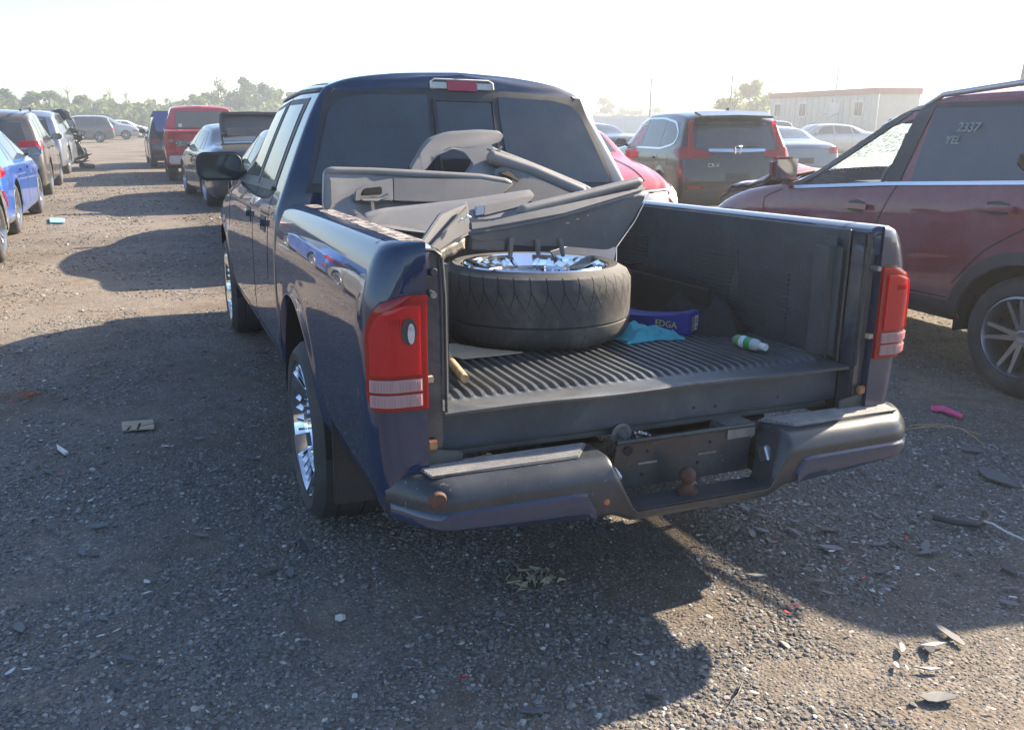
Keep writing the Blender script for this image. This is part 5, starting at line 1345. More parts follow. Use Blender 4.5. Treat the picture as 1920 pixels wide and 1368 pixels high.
# frame and running gear
for sd_ in (-1, 1):
    a, b = sorted((sd_ * .36, sd_ * .44))
    MB().box((a, .12, .44), (b, 5.0, .535)).build('frame_rail', M['underbody'], truck, 0, .006)
    MB().box((sd_ * .40 - .025, -.0, .50), (sd_ * .40 + .025, .40, .515)).build('bumper_bracket', M['steel'], truck, 0, .003)
for xx in (-.50, .05, .30, .56): MB().box((xx, .16, .525), (xx + .05, 1.6, .56)).build('bed_crossbrace', M['dull_metal'], truck)
MB().box((.20, .01, .50), (.32, .10, .552)).build('tow_bracket', M['steel'], truck, 0, .01, 2)
MB().tube([(-.62, WYR, .40), (.62, WYR, .40)], .05, 10).lathe([(-.12, .06), (-.06, .13), (.06, .13), (.12, .06)], 14, 'x', (0, WYR, .40)).build('rear_axle', M['underbody'], truck, 50)
MB().box((-.30, 1.9, .40), (.30, 3.6, .50)).build('fuel_tank', M['underbody'], truck, 0, .03, 2)
for k in range(3): MB().tube([(.03 + .02 * k, .22, .50 + .008 * k), (.08 + .01 * k, .17, .52 - .006 * k), (.14, .22, .505 + .01 * k)], .003, 5).build('loose_wire', M['rust'], truck)

# --- step bumper: lofted along x
def bump_sec(x):
    """section at x: list of (y,z)"""
    ax = abs(x)
    wrap = max(0, (ax - .72) / .145) ** 2 * .13
    k = min(1, max(0, (abs(x - .015) - .215) / .085)); k = k * k * (3 - 2 * k)
    zt_ = .402 + (.556 - .402) * k
    sh = max(0, (ax - .80) / .065) ** 2 * .016
    yb = -.108 - .010 * (1 - (ax / .87) ** 2)
    zb_ = .366 + (.022 + .045 * (ax / .8) ** 2) * k
    q = .02 + .98 * k
    return [(.034 - .064 * (1 - k) + wrap * .5, zt_ - sh), (-.03 - .008 * (1 - k) + wrap, zt_ - sh), (yb + .055 * q + wrap, zt_ - sh), (yb + .026 * q + .004 + wrap, zt_ - .010 - sh), (yb + .006 * q + wrap, zt_ - .028 * q - .006 - sh),
            (yb - .001 + wrap, zt_ - .050 * q - .008), (yb + wrap, zt_ - .066 * q - .010), (yb + .003 + wrap, zb_ + .014), (yb + .014 + wrap, zb_), (-.035 + wrap, zb_ + .002), (-.030 + .025 * k + wrap * .5, zb_ + .012)]
xs = sorted(set(list(np.linspace(-.865, .865, 81)) + [sg * (.20 + .115 * q) for sg in (-1, 1) for q in np.linspace(0, 1, 12)] + [sg * (.81 + .055 * q) for sg in (-1, 1) for q in (.3, .6, .8, .9, 1)]))
G = [[(x, y, z) for (y, z) in bump_sec(x)] for x in xs]
bmb = MB().grid(G); 
bmb.add(G[0], [tuple(range(len(G[0])))]); bmb.add(G[-1], [tuple(range(len(G[0])))])
bumper = bmb.build('rear_bumper', M['bumper_black'], truck, 50); bumper.location = (.033, 0, -.006); bumper.scale = (1.02, 1, 1)
for sd_ in (-1, 1):
    G = []
    for u in np.linspace(0, 1, 22):
        ax = .335 + (.858 - .335) * u; S = bump_sec(sd_ * ax)
        z1 = .476 - .045 * max(0, 1 - u / .07) ** 2; z0 = S[8][1] + .008
        yb = S[6][0] + .002
        y_ = [yb - .000, yb - .009, yb - .011, yb - .009, yb - .004, yb + .006]; z_ = [z1 + .004, z1 - .004, z1 - .03, (z0 + z1) / 2 - .02, z0 + .008, z0 - .008]
        G.append([(sd_ * ax, y, z) for y, z in zip(y_, z_)])
    m_ = MB().grid(G); m_.add(G[0] , [tuple(range(6))]); m_.add(G[-1], [tuple(range(6))])
    m_.build('bumper_valance', M['navy'], bumper, 40)
    # ribbed step pad
    o = [(sd_ * .290, .030), (sd_ * .790, .030), (sd_ * .768, -.058), (sd_ * .360, -.064)]
    pad = MB().slab([(x, y, .555) for x, y in o], (0, 0, .006)).build('step_pad', M['rubber_mat'], bumper, 0, .004, 2)
    for k in range(7):
        y = .023 - k * .0128; q = (y - .030) / -.090
        xa = .300 + .062 * q; xb = .783 - .018 * q
        MB().tube([(sd_ * xa, y, .5620), (sd_ * xb, y, .5620)], .0038, 6).build('pad_rib', M['rubber_mat'], pad, 60)
# plate recess: back plate, holes, slots
bp = MB().slab([(-.225, .016, .404), (-.205, .016, .552), (.268, .016, .552), (.262, .016, .404)], (0, .010, 0)).build('plate_panel', M['bumper_black'], bumper, 0, .004, 2)
MB().tube([(-.205, .012, .553), (.268, .012, .553)], .008, 8).build('panel_fold', M['bumper_black'], bumper, 60)
for x, z in ((-.10, .515), (.115, .515), (-.115, .445), (.075, .455)): MB().lathe([(0, 0), (0, .005), (-.003, .004), (-.003, 0)], 10, 'y', (x, .0155, z)).build('bolt_hole', M['underbody'], bp)
for x, z in ((-.10, .480), (.105, .482)): MB().box((x - .032, .0125, z - .003), (x + .032, .0158, z + .003)).build('slot', M['steel'], bp)
MB().lathe([(0, 0), (0, .014), (-.003, .014), (-.003, 0)], 14, 'y', (-.165, .0155, .525)).build('wire_hole', M['underbody'], bp)
# number plate lamps on the cheeks
for sd_ in (-1, 1):
    lp = MB().box((-.026, -.012, -.022), (.026, .012, .022)).build('plate_lamp', M['alloy'], bumper, 0, .006, 3)
    lp.location = (sd_ * .258 + .015, -.045, .475); lp.rotation_euler = (0, rad(sd_ * -62), rad(90))
    MB().box((-.014, -.02, -.013), (.014, -.0125, .013)).build('lamp_lens', M['white_plastic'], lp, 0, .003)
bl = MB().lathe([(0, .0), (0, .030), (.010, .030), (.014, .018), (.026, .0135)] + [(.052 + .0245 * math.sin(a), .0245 * math.cos(a)) for a in np.linspace(-.95, math.pi / 2, 12)], 22, 'z', (-.01, -.060, .402))
bl.build('tow_ball', M['rust'], bumper, 50)
MB().lathe([(.0, 0), (.0004, .020), (.010, .025)], 16, 'y', (-.765, -.1085, .512)).build('rust_spot', M['rust'], bumper, 60)
MB().lathe([(0, 0), (.0005, .008), (.006, .011)], 10, 'y', (-.300, -.1185, .440)).build('rust_spot', surf('bright_rust', (.4, .14, .05), .9, .4, 40), bumper, 60)

# --- wheels with a plate-spoke chrome rim
def plate_rim(R, w):
    """outer face towards -x"""
    mb = MB()
    mb.lathe([(-w / 2 + .020, R), (-w / 2 + .008, R - .006), (-w / 2 + .012, R - .016), (-w / 2 + .03, R - .022), (-w * .12, R - .030), (w / 2 - .02, R - .016), (w / 2 - .012, R)], 64)
    mb.lathe([(-w * .30, R - .092), (-w * .34, R - .086), (-w * .30, R - .080), (-w * .16, R - .080), (-w * .16, R - .092)], 56)
    mb.lathe([(-w * .17, 0), (-w * .17, .05), (-w * .10, .08), (-w * .08, R - .10), (-w * .16, R - .088)], 40)
    mb.lathe([(-w * .30, 0), (-w * .31, .028), (-w * .26, .036), (-w * .16, .04)], 20)
    def sect(a0, a1, r0, r1, x0, x1, th):
        vs = []
        n = max(1, int((a1 - a0) / .12))
        for k in range(n + 1):
            a = a0 + (a1 - a0) * k / n
            for (x, r) in ((x0, r0), (x1, r1), (x1 + th, r1), (x0 + th, r0)): vs.append((x, r * math.cos(a), r * math.sin(a)))
        fs = []
        for k in range(n):
            for j in range(4): fs.append((k * 4 + j, k * 4 + (j + 1) % 4, k * 4 + 4 + (j + 1) % 4, k * 4 + 4 + j))
        fs += [(0, 1, 2, 3), (n * 4 + 3, n * 4 + 2, n * 4 + 1, n * 4)]
        mb.add(vs, fs)
    for k in range(5):
        a = k * 2 * math.pi / 5
        sect(a - .17, a + .17, R - .095, R - .012, -w * .34, -w / 2 + .006, .018)
        for q in range(5):
            c = a + .17 + (2 * math.pi / 5 - .34) * (q + .5) / 5
            sect(c - .020, c + .020, R - .090, R - .020, -w * .33, -w / 2 + .022, .055)
    return mesh(mb.v, mb.f, 35, M['chrome'], 'rim')
TRR, TWW, RRR = .350, .275, .266
trm = plate_rim(RRR, TWW)
tym = tyre_mesh(TRR, TWW, RRR, 72)
MI = TM.inverted()
for x in (-.752, .752):
    for y in (1.215, 4.47):
        lw = MI @ Vector((x, y, TRR))
        wv = empty('wheel', lw, 0 if x < 0 else math.pi, truck)
        link('tyre', tym, wv); rm2 = link('rim', trm, wv); rm2.rotation_euler = (rnd.uniform(0, 1.2), 0, 0)
        link('brake_disc', disc_mesh(RRR - .05), wv)

for sd_ in (-1, 1):
    MB().box((min(sd_ * .10, sd_ * .36), .22, .455), (max(sd_ * .10, sd_ * .36), .30, .475)).build('crossmember', M['dull_metal'], truck, 0, .004)

MB().box((.56, .21, .222), (.84, .80, .355)).build('shadow_block', M['underbody'], truck, 0, .05, 3)  # unseen muffler-like block added to shadow the ground by the bumper
MB().tube([(.72, .80, .285), (.45, 1.3, .36), (.35, 1.7, .33), (.33, 3.4, .33)], .03, 8).build('exhaust_pipe', M['underbody'], truck, 50)

# measured outlines (metres)
PA_OUT=[(-0.735,1.280,1.281),(-0.549,1.290,1.277),(-0.333,1.300,1.266),(-0.104,1.310,1.253),(0.008,1.310,1.239),(0.051,1.310,1.224),(-0.007,1.290,1.187),(-0.069,1.270,1.152),(-0.240,1.250,1.141),(-0.466,1.220,1.127),(-0.601,1.180,1.108),(-0.597,1.120,1.050),(-0.701,1.100,1.036),(-0.773,1.100,1.057),(-0.759,1.200,1.164)]
PA_PAD=[(-0.481,1.270,1.249),(-0.116,1.280,1.243),(0.024,1.290,1.221),(-0.069,1.250,1.160),(-0.247,1.230,1.153),(-0.495,1.220,1.165)]
PA_CUP=[(-0.651,1.200,1.167),(-0.641,1.220,1.208),(-0.593,1.240,1.233),(-0.484,1.260,1.249),(-0.497,1.210,1.166)]
PA_HOLE=[(-0.628,1.210,1.189),(-0.612,1.220,1.214),(-0.540,1.230,1.221),(-0.542,1.220,1.192)]
PA_HAND=[(-0.634,1.200,1.180),(-0.550,1.210,1.184),(-0.519,1.210,1.200),(-0.524,1.200,1.181),(-0.566,1.190,1.166),(-0.625,1.190,1.169)]
PA_END=[(-0.739,1.270,1.279),(-0.722,1.240,1.249),(-0.734,1.180,1.155),(-0.757,1.170,1.128),(-0.761,1.200,1.164)]
PB_OUT=[(-0.345,1.500,1.267),(-0.287,1.520,1.349),(-0.246,1.530,1.393),(-0.162,1.540,1.420),(-0.018,1.540,1.431),(0.076,1.540,1.428),(0.094,1.540,1.417),(0.072,1.530,1.392),(0.024,1.520,1.378),(0.036,1.500,1.358),(0.199,1.460,1.299),(0.472,1.400,1.190),(0.476,1.380,1.154),(0.248,1.340,1.130),(0.123,1.280,1.059),(-0.116,1.280,1.064),(-0.188,1.400,1.188),(-0.079,1.440,1.294),(-0.108,1.480,1.346),(-0.153,1.500,1.361),(-0.224,1.500,1.332),(-0.287,1.480,1.268)]
PB_ROLL0=[(0.009,1.470,1.358),(0.190,1.440,1.295),(0.453,1.380,1.189)]
PB_ROLL1=[(-0.063,1.420,1.301),(0.136,1.400,1.245),(0.342,1.350,1.155)]
PB_PAD=[(-0.007,1.410,1.278),(0.045,1.420,1.293),(0.144,1.390,1.260),(0.357,1.330,1.167),(0.347,1.280,1.098),(0.046,1.330,1.162),(-0.030,1.380,1.220)]
PB_HOLE=[(0.001,1.400,1.263),(0.050,1.400,1.278),(0.095,1.380,1.239),(0.081,1.370,1.226),(0.042,1.380,1.248)]
PC_OUT=[(-0.650,1.020,1.121),(-0.577,1.030,1.138),(-0.475,1.040,1.146),(-0.245,1.050,1.165),(0.031,1.080,1.198),(0.036,1.080,1.184),(-0.018,1.050,1.150),(-0.135,1.000,1.127),(-0.177,0.950,1.053),(-0.370,0.930,1.057),(-0.561,0.950,1.083),(-0.625,1.000,1.099)]
PC_PAD=[(-0.199,1.030,1.156),(0.018,1.060,1.187),(-0.035,1.030,1.151),(-0.210,1.000,1.119)]
PC_SW=[(-0.233,1.030,1.154),(-0.199,1.030,1.158),(-0.210,1.000,1.125),(-0.244,1.000,1.119)]
PD_OUT=[(-0.339,0.800,1.127),(-0.286,0.800,1.129),(-0.138,0.840,1.153),(0.418,0.950,1.251),(0.470,0.950,1.233),(0.478,0.950,1.210),(0.395,0.920,1.101),(0.294,0.900,0.993),(0.245,0.880,1.047),(0.065,0.860,1.039),(-0.123,0.800,1.009),(-0.343,0.780,1.055)]
PD_ROLL0=[(-0.147,0.830,1.156),(0.115,0.880,1.203),(0.414,0.940,1.252)]
PD_ROLL1=[(-0.151,0.790,1.140),(0.096,0.840,1.178),(0.424,0.900,1.239)]
PD_RIM0=[(-0.347,0.780,1.127),(-0.260,0.790,1.126),(-0.149,0.790,1.142),(0.435,0.910,1.236)]
PD_RIM1=[(-0.350,0.760,1.081),(-0.188,0.770,1.098),(0.029,0.790,1.129),(0.440,0.900,1.208)]
PD_BACK=[(-0.335,0.790,1.073),(-0.175,0.800,1.089),(0.049,0.830,1.120),(0.459,0.930,1.203),(0.372,0.900,1.093),(0.283,0.880,0.985),(0.061,0.850,1.012),(-0.125,0.820,1.022),(-0.330,0.790,1.054)]
PT_OUT=[(-0.567,0.620,1.065),(-0.518,0.660,1.110),(-0.472,0.700,1.151),(-0.421,0.720,1.168),(-0.368,0.740,1.183),(-0.357,0.740,1.178),(-0.357,0.740,1.078),(-0.410,0.700,1.062),(-0.525,0.620,1.026),(-0.566,0.600,1.030)]
PT_IN=[(-0.464,0.660,1.114),(-0.375,0.720,1.179),(-0.368,0.720,1.087),(-0.439,0.670,1.069),(-0.531,0.600,1.035),(-0.538,0.610,1.058)]
STR=[(0.462,0.930,1.199),(0.384,0.900,1.093),(0.279,0.850,1.003),(0.251,0.800,0.955)]
CARD=[(-0.444,0.664),(-0.360,0.606),(-0.254,0.508),(-0.335,0.499),(-0.472,0.496),(-0.509,0.581),(-0.480,0.669)]
STICK=[(-0.486,0.656),(-0.562,0.215)]
BOXB=[(0.341,0.857),(0.413,0.534),(0.524,0.572),(0.831,1.044),(0.460,0.576)]
CLOTH=[(0.147,0.561),(0.323,0.826),(0.438,0.877),(0.470,0.772),(0.412,0.539),(0.254,0.540),(0.195,0.497)]
BOT=[(0.490,0.335),(0.503,0.207)]
LIP=[(-0.692,0.046),(-0.580,0.044),(-0.429,0.034),(-0.228,0.041),(-0.024,0.073),(0.164,0.059),(0.389,0.041),(0.601,0.047)]
CARDG=[(-1.595,2.602),(-1.443,2.583),(-1.439,2.437),(-1.587,2.465)]
BLUEF=[(-2.857,13.140),(-2.628,12.972),(-2.596,12.356),(-2.787,12.430)]
PINK=[(2.475,1.194),(2.548,1.174),(2.522,1.026),(2.473,1.001),(2.476,1.118),(2.434,1.154)]
SH1=[(1.989,0.491),(2.038,0.464),(2.029,0.378),(1.985,0.298),(1.953,0.294),(1.921,0.398),(1.944,0.451)]
SH2=[(2.125,0.706),(2.220,0.697),(2.188,0.622),(2.119,0.672)]
WH=[(-1.873,2.372),(-1.851,2.326),(-1.811,2.238),(-1.827,2.224),(-1.865,2.311)]
STONE=[(-0.916,0.415),(-1.169,0.682)]
FOAM=[(-0.350,0.436),(-0.319,0.368),(-0.278,0.351),(-0.202,0.473),(-0.199,0.413),(-0.179,0.329),(-0.178,0.310),(-0.223,0.299),(-0.282,0.342),(-0.344,0.378)]
TWIG=[(2.137,1.017),(2.255,0.944),(2.351,0.774),(2.309,0.816),(2.239,0.660)]
RUB=[(1.397,0.196),(1.415,0.130),(1.480,0.088),(1.559,0.105)]
WIRE=[(1.523,0.095),(1.525,0.009),(1.534,-0.072)]
SHARDS=[(-1.443,3.645),(-2.252,4.386),(-0.986,0.974),(-0.946,0.922),(-1.650,1.400),(-1.617,1.024),(-1.882,2.052),(-1.844,0.735),(-1.612,0.696),(-1.095,0.794),(-1.031,1.884),(-1.168,2.286),(-0.688,4.062),(-0.761,3.753),(-0.185,-0.031),(-0.214,-0.289),(-0.530,-0.212),(0.641,0.372),(0.938,0.287),(0.800,0.321),(0.842,0.169),(1.092,0.110),(0.253,0.377),(1.152,0.019),(1.131,-0.135),(1.176,0.053),(0.591,-0.389),(0.660,-0.423),(0.776,-0.398),(0.508,-0.595),(1.319,-0.174),(0.122,0.600),(-0.398,0.768),(-1.819,1.445),(-1.693,1.191),(-1.893,1.549)]
WHITES=[(-1.480,0.876),(-1.386,0.754),(-1.480,0.800),(-1.332,0.101),(-1.563,0.598),(-1.607,0.586),(-1.573,0.425),(-1.098,0.391),(-0.913,0.414),(-0.818,-0.065),(0.059,-0.385),(0.003,-0.478),(0.158,-0.035),(0.683,0.061),(0.824,0.150),(0.945,0.170),(1.056,-0.085),(0.512,-0.444),(0.530,-0.465),(0.433,-0.031),(0.429,0.173),(0.400,0.166),(-0.997,1.870),(-1.394,2.176),(1.162,-0.315),(0.979,-0.092),(0.906,0.078),(-0.328,0.198),(-0.751,0.406),(-0.688,0.321),(-1.796,0.488),(-1.836,0.494),(-1.690,1.648),(-0.429,0.176),(-0.311,-0.050),(-0.142,-0.114)]
REDS=[(0.370,0.363),(0.669,0.284),(0.833,0.079),(0.794,-0.035),(0.401,-0.109),(0.449,-0.089),(-0.655,-0.014),(1.162,0.126),(-2.077,3.321),(-2.168,3.235),(-1.825,1.997),(0.604,-0.681)]
SHARDS_T = SHARDS; WHITES_T = WHITES; REDS_T = REDS
# ---------------------------------------------------------------- things in the bed (truck-local coordinates, top-level objects)
def place(o): o.matrix_world = TM @ o.matrix_world; return o
def bed_thing(name, label, cat, loc, rz=0, group=None):
    o = empty(name); o.matrix_world = TM @ Matrix.Translation(loc) @ Matrix.Rotation(rz, 4, 'Z'); tag(o, label, cat, group); return o
# loose wheel lying flat
lw = bed_thing('loose_wheel', 'worn wide tyre on a chrome rim lying flat in the pickup bed', 'wheel', (-.085, .80, .707))
LR, LW, LRR = .345, .262, .262
def worn_tyre():
    n = 120; h = LW
    prof = [(.03, LRR - .01), (.008, LRR + .006), (0, LRR + .035), (.006, LR - .040), (.022, LR - .012), (.045, LR), (h * .30, LR + .002)]
    prof += [(h * .315, LR - .006), (h * .33, LR + .002), (h * .69, LR + .002), (h - .045, LR), (h - .020, LR - .013), (h - .006, LR - .040), (h, LRR + .035), (h - .006, LRR + .008), (h - .028, LRR - .01)]
    mb = MB().lathe(prof, n, 'z')
    return mb.build('tyre', M['tyre_dusty'], lw, 35)
wt = worn_tyre()
# tread grooves: thin sipes cut into the shoulder and centre, joined into one part
mb = MB()
R_o = LR + .0035
def groove(a0, z0, a1, z1, w0=.0028, bow=.0):
    n = 7; L = []; Rr = []
    for k in range(n + 1):
        u = k / n; a = a0 + (a1 - a0) * u + bow * math.sin(u * math.pi); z = z0 + (z1 - z0) * u
        edge = .0 if .05 < z < LW - .045 else .012 * ((z - (LW - .045)) / .045) ** 2 if z > .1 else .012 * ((.05 - z) / .05) ** 2
        ww = w0 * (1 - .6 * u)
        for sgn, arr in ((-1, L), (1, Rr)):
            aa = a + sgn * ww / LR; arr.append(((R_o - edge) * math.cos(aa), (R_o - edge) * math.sin(aa), z))
    mb.add(L + Rr, [(k, k + 1, n + 2 + k, n + 1 + k) for k in range(n)])
nb = 40
for k in range(nb):
    a = 2 * math.pi * k / nb
    groove(a, LW - .012, a - .03, LW * .55, .0018, .03)
    groove(a + .02, LW * .78, a + .20, LW * .40, .0015, -.01)
    groove(a + .05, .018, a + .10, LW * .24, .0012)
mb.build('tread_groove', M['underbody'], lw)
lrm = link('rim', trm, lw); lrm.rotation_euler = (0, rad(90), 0); lrm.location = (0, 0, LW / 2 + .0); lrm.rotation_euler = (rad(12), rad(90), 0)
MB().lathe([(LW * .30, 0), (LW * .30, LRR - .03)], 40, 'z').build('rim_barrel', M['underbody'], lw)
o = MB().tube([(LRR * .72, -.12, LW - .03), (LRR * .80, -.10, LW - .025), (LRR * .9, -.12, LW - .03)], .014, 8).build('centre_cap', M['chrome'], lw, 60)

def chaikin(p, n=2):
    p = [np.array(q, float) for q in p]
    for _ in range(n):
        o = []
        for i in range(len(p)):
            a, b = p[i], p[(i + 1) % len(p)]; o += [a * .86 + b * .14, a * .14 + b * .86]
        p = o
    return p
def panel(name, label, parts, cat='door trim', group='door trim panels piled in the pickup bed'):
    """parts: (name, points, thickness vector, material, bevel)"""
    c = np.mean(np.array(parts[0][1]), axis=0)
    e = bed_thing(name, label, cat, tuple(c), 0, group)
    for nm, pts, d, mat, bv in parts:
        q = [tuple(np.array(p) - c) for p in (chaikin(pts, 2) if nm == 'panel' else pts)]
        MB().slab(q, d).build(nm, M[mat], e, 0, bv, 2)
    return e, c
def shift(pts, d): return [(p[0] + d[0], p[1] + d[1], p[2] + d[2]) for p in pts]
def roll(name, pts, r, mat, e, c, rib=True):
    q = [tuple(np.array(p) - c) for p in pts]
    n = 60; P = [tuple(polyl(q, k / n)) for k in range(n + 1)]
    rr = [r * (.4 if k in (0, n) else .8 if k in (1, n - 1) else 1) * (1 + (.05 if rib and k % 2 else 0)) for k in range(n + 1)]
    return MB().tube(P, rr, 12).build(name, M[mat], e, 60)
eA, cA = panel('door_trim_panel', 'grey door trim with an inner handle, leaning at the left of the bed',
               [('panel', PA_OUT, (0, .045, .01), 'trim_grey', .018), ('fabric_insert', shift(PA_PAD, (0, -.012, 0)), (0, .012, 0), 'trim_dark', .004),
                ('handle_bezel', shift(PA_CUP, (0, -.016, 0)), (0, .012, 0), 'trim_grey', .006), ('handle_cup', shift(PA_HOLE, (0, -.034, 0)), (0, .010, 0), 'underbody', .004),
                ('inner_handle', shift(PA_HAND, (0, -.034, 0)), (0, .014, 0), 'trim_grey', .005), ('end_face', shift(PA_END, (0, -.006, 0)), (0, .02, 0), 'trim_grey', .006)])
roll('top_roll', [(-.735, 1.283, 1.275), (-.549, 1.293, 1.271), (-.333, 1.303, 1.260), (-.104, 1.313, 1.247), (.035, 1.315, 1.225)], .017, 'trim_grey', eA, cA, False)
eB, cB = panel('door_trim_panel', 'door trim with an arched window frame end, tallest of the pile',
               [('panel', PB_OUT, (0, .03, .012), 'trim_grey', .012), ('fabric_insert', shift(PB_PAD, (0, -.012, 0)), (0, .012, 0), 'trim_dark', .005), ('handle_cup', shift(PB_HOLE, (0, -.026, 0)), (0, .012, 0), 'underbody', .004)])
roll('top_roll', [(p[0] * .55 + q[0] * .45, p[1] * .55 + q[1] * .45 - .01, p[2] * .55 + q[2] * .45) for p, q in zip(PB_ROLL0, PB_ROLL1)], .030, 'trim_grey', eB, cB)
MB().tube([tuple(np.array(p) - cB) for p in ((-.02, 1.45, 1.362), (.0, 1.44, 1.352), (.03, 1.44, 1.354), (.045, 1.45, 1.372))], .005, 6).build('wire_loop', M['steel'], eB, 60)
eC, cC = panel('door_trim_panel', 'short dark door trim with a switch panel, lying between the other trims',
               [('panel', PC_OUT, (0, .035, .012), 'trim_grey', .012), ('fabric_insert', shift(PC_PAD, (0, -.010, 0)), (0, .010, 0), 'trim_dark', .003), ('switch_plate', shift(PC_SW, (0, -.014, 0)), (0, .014, 0), 'alloy', .003)])
eD, cD = panel('door_trim_panel', 'long door trim with a ribbed vinyl roll lying across the loose tyre',
               [('panel', PD_BACK, (0, .03, .010), 'trim_dark', .008), ('armrest_band', PD_RIM0 + PD_RIM1[::-1], (0, .03, -.004), 'trim_grey', .012)])
roll('top_roll', [(p[0] * .5 + q[0] * .5, p[1] * .5 + q[1] * .5, p[2] * .5 + q[2] * .5) for p, q in zip(PD_ROLL0, PD_ROLL1)], .019, 'trim_grey', eD, cD)
for i, (x, y, z, l) in enumerate(((-.19, .79, 1.06, .075), (-.08, .81, 1.045, .06), (.02, .83, 1.045, .07), (.22, .87, 1.06, .05))):
    MB().slab([(x, y, z), (x + .022, y, z), (x + .018 + .01 * i, y + .01, z - l), (x + .004 + .01 * i, y + .01, z - l)], (0, .012, 0)).build('mounting_clip', M['trim_grey'], eD, 0, .003).location = tuple(-cD)
for i in range(7): MB().box((-.008, -.004, -.003), (.008, 0, .003)).build('staple', M['card'], eD).location = tuple(np.array((.06 + .045 * i, .835 + .012 * i, 1.10 + .012 * i)) - cD)
MB().slab([tuple(np.array(p) - cD) for p in ((-.33, .80, 1.06), (-.20, .80, 1.05), (-.20, .81, 1.01), (-.33, .80, 1.02))], (0, .02, 0)).build('map_pocket', M['trim_dark'], eD, 0, .004)
eT, cT = panel('corner_trim', 'triangular dark trim piece with a ragged foil edge at the front of the pile',
               [('panel', PT_OUT, (0, .02, .006), 'trim_grey', .006), ('inner_face', shift(PT_IN, (0, -.008, 0)), (0, .008, 0), 'trim_dark', .003)], 'trim piece')
r = random.Random(8)
G = [[(-.545 + .14 * u + r.uniform(-.003, .003), .60 + .06 * u - .006 * r.random(), 1.028 + .045 * u - .032 * v + r.uniform(-.003, .003)) for v in np.linspace(0, 1, 4)] for u in np.linspace(0, 1, 14)]
o = MB().grid([[tuple(np.array(p) - cT) for p in row] for row in G]).build('ragged_foil', surf('foil', (.30, .26, .20), .4, .5, 40, .3, metal=.5), eT, 25); o.modifiers.new('t', 'SOLIDIFY').thickness = .002
for (x, z) in ((-.415, 1.135), (-.395, 1.145)): MB().tube([tuple(np.array(p) - cT) for p in ((x - .01, .655, z - .008), (x, .652, z + .004), (x + .012, .655, z - .002))], .003, 5).build('clip', M['white_plastic'], eT, 60)
# string
st = bed_thing('string', 'thin pale string hanging from the long door trim to the tyre', 'string', STR[0])
MB().tube([tuple(np.array(p) - np.array(STR[0])) for p in STR], .0016, 5).build('strand', M['white_plastic'], st, 60)
# plastic sheet / liner corner behind the tyre
o = MB().slab([(.06, .98, .98), (.30, 1.05, 1.02), (.37, 1.0, .98), (.34, .98, .90), (.10, .96, .90)], (0, .01, 0)).build('plastic_sheet', surf('pale_blue_plastic', (.16, .18, .24), .35, .2, 6), None, 0, .004)
tag(o, 'smooth bluish plastic panel behind the long door trim', 'panel'); place(o)
# wooden stick, cardboard
o = MB().tube([(-.49, .66, .722), (-.53, .45, .724), (-.565, .205, .727)], [.0125, .013, .0125], 12).build('wooden_stick', M['wood'], None, 60); tag(o, 'round wooden handle lying in the left rear corner of the bed', 'stick'); place(o)
o = MB().slab([(x, y, .708 + (.012 if i in (0, 6) else 0)) for i, (x, y) in enumerate(CARD)], (0, 0, .004)).build('cardboard_sheet', M['card'], None, 0, .001); tag(o, 'flat brown cardboard sheet under the edge of the loose tyre', 'cardboard'); place(o)
# blue parts box
bx = bed_thing('parts_box', 'crushed dark blue parts box with yellow lettering beside the tyre', 'box', (.415, .545, .709), rad(-8))
mblue = surf('blue_card', (.018, .030, .22), .35, .2, 8); 
dl = Vector((-.60, .80, 0)); dw = Vector((.80, .60, 0))
def bxp(l, w, h): p = dl * l + dw * w; return (p.x, p.y, h)
sag = lambda l: .078 - .030 * math.sin(min(1, l / .36) * 2.2) * (l > .05)
G = []
for k in range(13):
    l = .38 * k / 12; h = sag(l)
    G.append([bxp(l, 0, 0), bxp(l, 0, h * .5), bxp(l, 0, h), bxp(l, .045, h + .004), bxp(l, .085, h + .003), bxp(l, .085, h * .5), bxp(l, .085, 0)])
mb = MB().grid(G); mb.add(G[0], [tuple(range(7))]); mb.add(G[-1], [tuple(range(7))]); mb.build('carton', mblue, bx, 30)
MB().add([bxp(.30, 0, .05), bxp(.42, .0, .13), bxp(.42, .085, .14), bxp(.30, .085, .055), bxp(.302, 0, .047), bxp(.422, .0, .127), bxp(.422, .085, .137), bxp(.302, .085, .052)], [(0, 1, 2, 3), (4, 5, 6, 7), (0, 1, 5, 4), (1, 2, 6, 5), (2, 3, 7, 6), (3, 0, 4, 7)]).build('flap', mblue, bx)
gold = surf('gold_print', (.62, .42, .10), .5, .15, 30)
ez = math.atan2(dw.y, dw.x)
MB().add([bxp(-.0012, .048, .012), bxp(-.0012, .074, .012), bxp(-.0012, .074, .066), bxp(-.0012, .048, .066)], [(0, 1, 2, 3)]).build('label', M['white_plastic'], bx)
bar = MB()
for k in range(9): bar.add([bxp(-.0018, .052, .036 + k * .0026), bxp(-.0018, .069, .036 + k * .0026), bxp(-.0018, .069, .0372 + k * .0026), bxp(-.0018, .052, .0372 + k * .0026)], [(0, 1, 2, 3)])
bar.add([bxp(-.0018, .057, .018), bxp(-.0018, .065, .018), bxp(-.0018, .065, .028), bxp(-.0018, .057, .028)], [(0, 1, 2, 3)]); bar.build('barcode', M['underbody'], bx)
p = bxp(-.0022, .032, .037); t_ = text('lettering', 'EDGA', .021, gold, bx, p, (0, 0, 0), .0003); t_.matrix_local = Matrix.Translation(p) @ Matrix.Rotation(ez, 4, 'Z') @ Matrix.Rotation(rad(90), 4, 'X') @ Matrix.Rotation(rad(-90), 4, 'Z')
sz = math.atan2(-dl.y, -dl.x)
